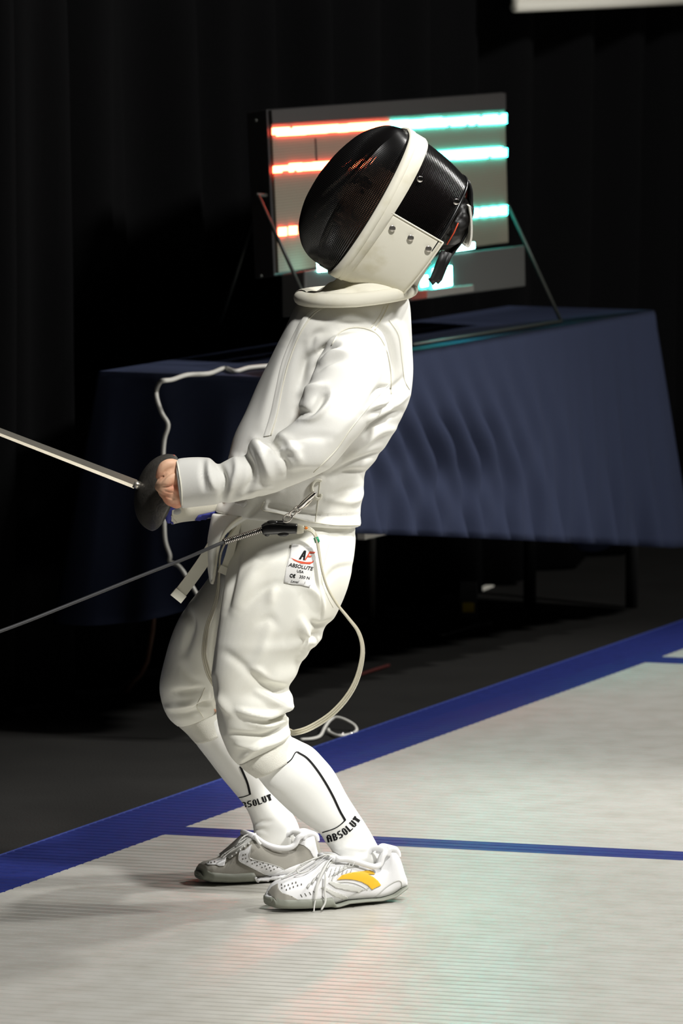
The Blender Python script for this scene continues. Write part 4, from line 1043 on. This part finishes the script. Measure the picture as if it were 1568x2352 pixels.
# rivets
uc_ = (u_top + u_bot) / 2
mt_shell = BVHTree.FromPolygons([tuple(shell(p, t, 0.001)) for t in np.linspace(0, 1, 20) for p in np.linspace(-math.pi, math.pi, 90)], ringfaces(20, 90, False, False))
def rivet(px, py, off, m, r=0.0058):
    h_ = hit(mt_shell, px, py, off)
    if h_ is None: return
    d = (e_s).normalized()
    msub('rivet', ellipsoid(h_, (e_f, e_u, e_s), (r, r, 0.0013), 16, 8), m)
for px, py in ((963, 412), (1046, 464)): rivet(px, py, 0.002, 'chrome')
for px, py in ((899, 523), (941, 545), (982, 570)): rivet(px, py, 0.006, 'rivet')
# tongue at the back: black elastic, pale strip, dangling strap ends
def mp(px, py, o_): return onplane(px, py, mC + e_s * o_, e_s)
msub('back_strap', ribbon([tuple(x) for x in catmull([tuple(mp(*q, 0.0)) for q in ((1070, 412), (1077, 440), (1074, 500), (1060, 540), (1035, 575), (1015, 600), (1000, 640))], 4)], tuple(e_s), 0.05, 0.004), 'blackrub')
msub('tongue_pad', ribbon([tuple(x) for x in catmull([tuple(mp(*q, 0.03)) for q in ((1074, 470), (1078, 500), (1078, 540), (1072, 562), (1064, 560))], 4)], tuple(e_s), 0.034, 0.0035), 'velour', False)
msub('strap_end', ribbon([tuple(mp(*q, 0.06)) for q in ((1022, 578), (1010, 605), (996, 642), (988, 648))], tuple(e_f + e_u), 0.014, 0.003), 'blackrub')
msub('strap_end', ribbon([tuple(mp(*q, 0.05)) for q in ((1032, 580), (1020, 610), (1008, 640), (1000, 648))], tuple(e_f + e_u), 0.012, 0.003), 'blackrub')
msub('red_cord', tube([mp(*q, 0.075) for q in ((1052, 512), (1042, 535), (1026, 562))], 0.0011, 6), 'redprint')

# ---- body: head with face, neck, trunk, arms, hands, legs as one skin
hc = mC - e_f * 0.045 + e_u * 0.004
def hp_(f, uu_, s): return hc + e_f * f + e_u * uu_ + e_s * s
hx = (e_f, e_s, e_u)
parts = [ellipsoid(hp_(-0.012, 0.028, 0), hx, (.088, .070, .080), 28, 18), ellipsoid(hp_(0.018, -0.02, 0), hx, (.062, .058, .085), 24, 16),
         ellipsoid(hp_(0.040, -0.075, 0), hx, (.030, .034, .026)), ellipsoid(hp_(0.078, -0.018, 0), hx, (.020, .012, .024)), ellipsoid(hp_(0.088, -0.028, 0), hx, (.012, .013, .010)),
         ellipsoid(hp_(0.070, -0.058, 0), hx, (.014, .022, .006)), ellipsoid(hp_(0.068, -0.068, 0), hx, (.014, .019, .006)), ellipsoid(hp_(0.066, 0.022, 0), hx, (.014, .045, .010))]
for s in (-1, 1):
    parts += [ellipsoid(hp_(0.056, 0.004, s * .028), hx, (.016, .015, .010)), ellipsoid(hp_(-0.01, -0.005, s * .070), hx, (.016, .010, .028)), ellipsoid(hp_(0.05, -0.03, s * .034), hx, (.02, .018, .02))]
V3 = lambda px, py, Y: tuple(at(px, py, Y))
parts += [tube([V3(890, 560, 10.66), V3(850, 640, 10.67), V3(820, 720, 10.67)], [.052, .052, .06], 20, 3),
          tube([V3(815, 730, 10.67), V3(785, 820, 10.66), V3(750, 930, 10.65), V3(700, 1060, 10.64), V3(665, 1200, 10.64), V3(640, 1320, 10.64)], [.08, .095, .095, .088, .092, .08], 24, 3),
          tube([V3(815, 815, 10.58), V3(800, 890, 10.50), V3(740, 1000, 10.44), V3(640, 1070, 10.41), V3(520, 1106, 10.42), V3(440, 1112, 10.435), V3(405, 1114, 10.435)], [.04, .04, .036, .032, .028, .024, .024], 18, 3),
          tube([V3(810, 780, 10.80), V3(790, 880, 10.84), V3(690, 1030, 10.80), V3(580, 1110, 10.70), V3(480, 1145, 10.59), V3(425, 1140, 10.55)], [.05, .044, .036, .032, .025, .024], 18, 3),
          tube([V3(655, 1320, 10.60), V3(612, 1450, 10.545), V3(580, 1640, 10.51), V3(630, 1745, 10.52), V3(720, 1840, 10.545), V3(805, 1930, 10.57), V3(825, 2000, 10.58)], [.055, .055, .042, .034, .032, .024, .022], 18, 3),
          tube([V3(620, 1310, 10.72), V3(530, 1440, 10.75), V3(458, 1610, 10.775), V3(515, 1710, 10.795), V3(580, 1800, 10.82), V3(634, 1910, 10.845), V3(645, 1975, 10.85)], [.066, .054, .030, .026, .026, .022, .022], 18, 3),
          tube([V3(835, 2015, 10.59), V3(780, 2050, 10.56), V3(690, 2080, 10.51)], [.026, .024, .016], 12, 3), tube([V3(650, 1985, 10.86), V3(590, 2005, 10.86), V3(520, 2022, 10.85)], [.026, .024, .016], 12, 3)]
# left fist (bare)
HY = 10.432
parts += [ellipsoid(at(402, 1113, HY), XYZ, (.022, .018, .034)), ellipsoid(at(397, 1135, HY), XYZ, (.020, .016, .022)), ellipsoid(at(393, 1100, HY + .008), XYZ, (.020, .018, .018)),
          ellipsoid(at(405, 1150, HY + .002), XYZ, (.013, .014, .014)), ellipsoid(at(406, 1085, HY), XYZ, (.016, .016, .020))]
for line, rr in (([(408, 1072, 0), (393, 1066, -.006), (377, 1071, -.008), (369, 1086, -.004), (365, 1099, .002)], [.0105, .0100, .0092, .0085, .0066]),
                 ([(410, 1094, -.006), (396, 1095, -.014), (385, 1106, -.017), (373, 1112, -.010), (364, 1112, .000)], [.0125, .0120, .0112, .0095, .0070]),
                 ([(410, 1124, -.006), (394, 1124, -.013), (378, 1123, -.011), (366, 1118, -.001), (366, 1112, .012)], [.0125, .0115, .0098, .0086, .0070]),
                 ([(410, 1140, -.004), (397, 1140, -.009), (383, 1137, -.006), (373, 1130, .003), (374, 1122, .015)], [.0120, .0110, .0092, .0080, .0066]),
                 ([(411, 1153, .002), (400, 1152, -.003), (390, 1149, .000), (381, 1142, .009), (384, 1134, .020)], [.0110, .0098, .0084, .0074, .0060])):
    parts.append(tube([V3(x_, y_, HY + d_) for x_, y_, d_ in line], rr, 12, 4))
# right hand, inside the glove
parts.append(ellipsoid(at(408, 1135, 10.545), XYZ, (.022, .018, .030)))
body_me = remesh(parts, 0.0023, 2)
sculpt(body_me, [([(404, 1084), (394, 1083), (381, 1092), (370, 1105)], 3, -4.0), ([(398, 1116), (384, 1118), (372, 1116)], 2.6, -2.6), ([(402, 1132), (388, 1131), (375, 1127)], 2.6, -2.2), ([(404, 1146), (393, 1145), (382, 1141)], 2.6, -2.0)])
body = link('body', body_me, 'skin', person); body['label'] = 'bare fist and shadowed face behind the mask mesh'
# thumb nail
# eyes, brows and hair
for s in (-1, 1):
    link('eye', mesh(*ellipsoid(hp_(0.0665, 0.002, s * .028), hx, (.006, .010, .005), 12, 8)), 'ink', person)
    link('eyebrow', mesh(*tube([hp_(0.074, 0.020, s * .014), hp_(0.076, 0.024, s * .028), hp_(0.066, 0.020, s * .044)], 0.003, 6, 3)), 'hair', person)
hair_parts = [ellipsoid(hp_(-0.020, 0.036, 0), hx, (.092, .0755, .086), 32, 20), ellipsoid(hp_(-0.055, -0.01, 0), hx, (.055, .062, .075), 28, 16), ellipsoid(hp_(-0.07, -0.06, 0), hx, (.035, .045, .04), 20, 12), ellipsoid(mp(1043, 515, 0.0), hx, (.022, .05, .05), 24, 14)]
hm = remesh(hair_parts, 0.004, 3)
co = getco(hm); rel = co - np.array(hc); ff = rel @ np.array(e_f); uu_ = rel @ np.array(e_u)
ripple(hm, 90, 0.004, 2.0)
bm = bmesh.new(); bm.from_mesh(hm); bm.verts.ensure_lookup_table()
kill = [vv for vv in bm.verts if (ff[vv.index] > 0.035 and uu_[vv.index] < 0.055) or (ff[vv.index] > 0.0 and uu_[vv.index] < -0.0)]
bmesh.ops.delete(bm, geom=kill, context='VERTS'); bm.to_mesh(hm); bm.free()
link('hair', hm, 'hair', person)['label'] = 'short black hair at the back of the mask'
# glove
gv = [(505, 1112, 505, 1186, 10.60, 10.60, .036), (470, 1112, 462, 1194, 10.585, 10.585, .038), (430, 1110, 420, 1199, 10.565, 10.565, .040), (404, 1110, 396, 1204, 10.554, 10.554, .0415), (400, 1116, 393, 1200, 10.553, 10.553, .038)]
glove = link('glove', mesh(*loft_px(gv, 6, 36)), 'glove', person); glove['label'] = 'white glove with blue palm on the weapon hand'
gh = [ellipsoid(at(392, 1136, 10.545), XYZ, (.030, .024, .036))]
for k in range(4):
    yy = 1112 + 15 * k
    gh.append(tube([V3(400, yy, 10.52), V3(384, yy + 3, 10.512), V3(376, yy + 6, 10.525), V3(378, yy + 8, 10.548), V3(390, yy + 8, 10.556)], [.011, .011, .0105, .010, .009], 10, 3))
gh.append(tube([V3(402, 1110, 10.55), V3(388, 1102, 10.55), V3(372, 1108, 10.545), V3(364, 1116, 10.54)], [.012, .012, .011, .009], 10, 3))
link('wrist_lining', mesh(*loft_px([(412, 1120, 402, 1197, 10.555, 10.555, .037), (396, 1120, 386, 1202, 10.55, 10.55, .038), (384, 1126, 378, 1188, 10.545, 10.545, .032)], 4, 30)), 'gloveblue', glove)
link('glove_hand', remesh(gh, 0.003, 3), 'gloveblue', glove)
glv = bvh(glove.data)
decal('blue_panel', [[(383, 1160), (392, 1168), (388, 1186), (396, 1198), (404, 1203), (386, 1203), (378, 1190)], [(447, 1193), (455, 1183), (500, 1172), (500, 1190), (470, 1196)]], glv, 'gloveblue', glove, 0.001, 5, 0.001)
link('cuff_button', mesh(*ellipsoid(hit(glv, 405, 1174, 0.001) or at(405, 1174, 10.51), XYZ, (.008, .003, .006), 14, 8)), 'shoelight', glove)
seam('glove_seam', [(392, 1170), (396, 1190), (405, 1200)], glv, 0.0015, 'glove', glove)

# ================================================================== EPEE
axp = at(362, 1112, 10.54)
bdir0 = (at(0, 983, 10.54) - at(325, 1094, 10.54)).normalized(); al = math.radians(17)
bdir = (bdir0 * math.cos(al) + Vector((0, -1, 0)) * math.sin(al)).normalized()
ep = thing('epee', 'epee with dark bell guard and pale steel blade in the gloved hand', 'sword', tuple(at(375, 1135, 10.54)))
gc = at(374, 1132, 10.535)                              # rim centre
gs = bdir.cross(Vector((0, 0, 1))).normalized(); gu = gs.cross(bdir).normalized()
V = []; K, NS = 14, 48; RG = 0.0675
for k in range(K + 1):
    t = k / K; rr_ = RG * math.cos(t * math.pi / 2) ** 0.9 if k < K else 0.0015; dd = 0.043 * math.sin(t * math.pi / 2)
    for j in range(NS):
        a_ = 2 * math.pi * j / NS; V.append(gc + bdir * dd + (gs * math.cos(a_) + gu * math.sin(a_)) * rr_)
o = link('bell_guard', mesh(V, ringfaces(K + 1, NS, False)), 'darksteel', ep); md = o.modifiers.new('t', 'SOLIDIFY'); md.thickness = 0.0016
link('guard_rim', mesh(*tube([gc + (gs * math.cos(2 * math.pi * j / 48) + gu * math.sin(2 * math.pi * j / 48)) * RG for j in range(49)], 0.0013, 6)), 'darksteel', ep)
bs_ = gc + bdir * 0.041; 
bs_px = proj(np.array([bs_[:]]))[0]
link('blade_socket', mesh(*tube([bs_, bs_ + bdir * 0.016], [.0076, .0072], 12)), 'steel', ep)
# V section blade aimed so that it leaves the frame where the photograph shows
tgt = at(-200, 983 - 200 * (1094 - 983) / 325, bs_.y - 0.13)
bl = (tgt - bs_).normalized(); s_ = bl.cross(Vector((0, 1, 0))).normalized(); w_ = s_.cross(bl)
V = []
for t in np.linspace(0, 1, 8):
    c = bs_ + bl * (0.012 + 0.86 * t); k = 1 - 0.6 * t; 
    for a_, b_ in ((-.0082, -.003), (0.002, -.0055), (.0082, -.003), (0.001, .006)):
        V.append(c + s_ * a_ * k + w_ * b_ * k)
link('blade', mesh(V, ringfaces(8, 4)), 'steel', ep, smooth=False)
link('blade_tip', mesh(*tube([bs_ + bl * 0.872, bs_ + bl * 0.885], 0.004, 10)), 'steel', ep)
link('grip', mesh(*tube([gc + bdir * 0.03, gc - bdir * 0.01, gc - bdir * 0.06], [.008, .011, .010], 12, 3)), 'blackrub', ep)

# ================================================================== REEL LINE AND BODY CORD
HYc = 10.505
rl = thing('reel_line', 'dark reel cable with coil spring and black plug clipped to the jacket', 'cable', tuple(at(560, 1230, 10.47)))
c0 = at(512, 1246, 10.44)
link('cable', mesh(*tube([at(-260, 1540, 10.30), at(0, 1450, 10.36), at(160, 1388, 10.40), at(330, 1320, 10.43), at(430, 1281, 10.44), c0, at(600, 1217, 10.47)], 0.0031, 8, 6)), 'cable', rl)
s0_, s1_ = at(514, 1245, 10.44), at(607, 1215, 10.472); dx = (s1_ - s0_); L_ = dx.length; dx.normalize(); o1 = dx.orthogonal().normalized(); o2 = dx.cross(o1)
turns = 23
link('coil_spring', mesh(*tube([s0_ + dx * (L_ * i / (turns * 10)) + (o1 * math.cos(2 * math.pi * i / 10) + o2 * math.sin(2 * math.pi * i / 10)) * 0.0046 for i in range(turns * 10 + 1)], 0.00115, 5)), 'chrome', rl)
pbx = [(600, 1206, 604, 1228, 10.47, 10.47, .008), (612, 1199, 614, 1228, 10.472, 10.472, .010), (635, 1199, 635, 1227, 10.476, 10.476, .011), (665, 1201, 664, 1226, 10.48, 10.48, .011), (683, 1203, 681, 1225, 10.482, 10.482, .010)]
link('plug_body', mesh(*loft_px(pbx, 4, 24, 0.6)), 'blackgloss', rl)
link('plug_boot', mesh(*merge(ellipsoid(at(625, 1200, 10.470), XYZ, (.010, .006, .004)), ellipsoid(at(650, 1227, 10.472), XYZ, (.010, .006, .004)), ellipsoid(at(613, 1227, 10.472), XYZ, (.005, .005, .004)), ellipsoid(at(640, 1199, 10.472), XYZ, (.016, .004, .003)))), 'blackgloss', rl)
link('plug_socket', mesh(*loft_px([(682, 1203, 681, 1226, 10.482, 10.482, .009), (690, 1204, 689, 1226, 10.484, 10.484, .009), (698, 1206, 697, 1224, 10.486, 10.486, .008)], 4, 20, .7)), 'clear', rl)
def ringt(c, r1, r2, ax1, ax2, rad): return tube([c + ax1 * r1 * math.cos(2 * math.pi * i / 20) + ax2 * r2 * math.sin(2 * math.pi * i / 20) for i in range(21)], rad, 6)
dg_ = (at(722, 1132, 10.48) - at(655, 1192, 10.48)).normalized(); pg = Vector((dg_.z, 0, -dg_.x))
link('swivel_ring', mesh(*ringt(at(660, 1190, 10.468), .009, .006, dg_, pg, .0014)), 'chrome', rl)
link('chain_link', mesh(*ringt(at(673, 1178, 10.466), .0075, .0055, dg_, Vector((0, 1, 0)) * .6 + pg * .8, .0014)), 'chrome', rl)
link('chain_link', mesh(*ringt(at(682, 1170, 10.465), .0065, .005, dg_, pg, .0014)), 'chrome', rl)
link('snap_hook', mesh(*tube([at(684, 1168, 10.463), at(694, 1160, 10.462), at(706, 1148, 10.46), at(716, 1138, 10.46), at(722, 1132, 10.462), at(723, 1137, 10.468)], [.003, .0052, .005, .0044, .003, .002], 10, 4)), 'chrome', rl)
link('hook_gate', mesh(*tube([at(692, 1168, 10.462), at(705, 1158, 10.459), at(718, 1143, 10.459)], [.002, .0026, .0018], 8, 4)), 'steel', rl)
lo = [(736, 1104), (727, 1103), (718, 1110), (714, 1122), (718, 1136), (725, 1145), (733, 1144), (735, 1135)]
lp_ = [hit(jt, *q, 0.003) or at(*q, 10.5) for q in lo]
link('elastic_loop', mesh(*tube(lp_, 0.0026, 8, 4)), 'piping', jacket)

bc = thing('body_cord', 'clear flat body cord looping from the plug down behind the knee', 'cord', tuple(at(740, 1450, 10.5)))
front = [(697, 1213, 10.487), (706, 1214, 10.486), (718, 1221, 10.484), (727, 1238, 10.482), (733, 1272, 10.475), (740, 1312, 10.465), (752, 1350, 10.462), (772, 1385, 10.465), (800, 1420, 10.475), (822, 1450, 10.49), (832, 1485, 10.50), (829, 1525, 10.51), (815, 1570, 10.52), (790, 1610, 10.53), (755, 1645, 10.54), (715, 1670, 10.55), (685, 1681, 10.57), (664, 1680, 10.60), (620, 1650, 10.64), (560, 1620, 10.66), (510, 1590, 10.655), (484, 1556, 10.635), (472, 1520, 10.615), (469, 1490, 10.60), (476, 1440, 10.59), (492, 1395, 10.565), (500, 1360, 10.555), (503, 1320, 10.55), (506, 1275, 10.545), (520, 1240, 10.54), (542, 1205, 10.55)]
path = catmull([tuple(at(*q)) for q in front], 6)
for k in (-1, 0, 1):
    pts = []
    for i in range(len(path)):
        d = Vector(path[min(i + 1, len(path) - 1)] - path[max(i - 1, 0)]).normalized(); tw = 0.6 + 0.9 * math.sin(i * 0.045)
        s = d.cross(Vector((0, 1, 0))).normalized(); q_ = Vector((0, 1, 0)); off = (s * math.cos(tw) + q_ * math.sin(tw)) * (k * 0.0036)
        pts.append(Vector(path[i]) + off)
    link('cord_strand', mesh(*tube(pts, 0.00195, 6)), 'clear', bc)
link('green_tape', mesh(*tube([at(725, 1234, 10.482), at(729, 1246, 10.481)], 0.0046, 12)), 'greentape', bc)
link('orange_dot', mesh(*ellipsoid(at(703, 1213, 10.484), XYZ, (.0028, .0028, .0026), 10, 6)), 'orange', bc)
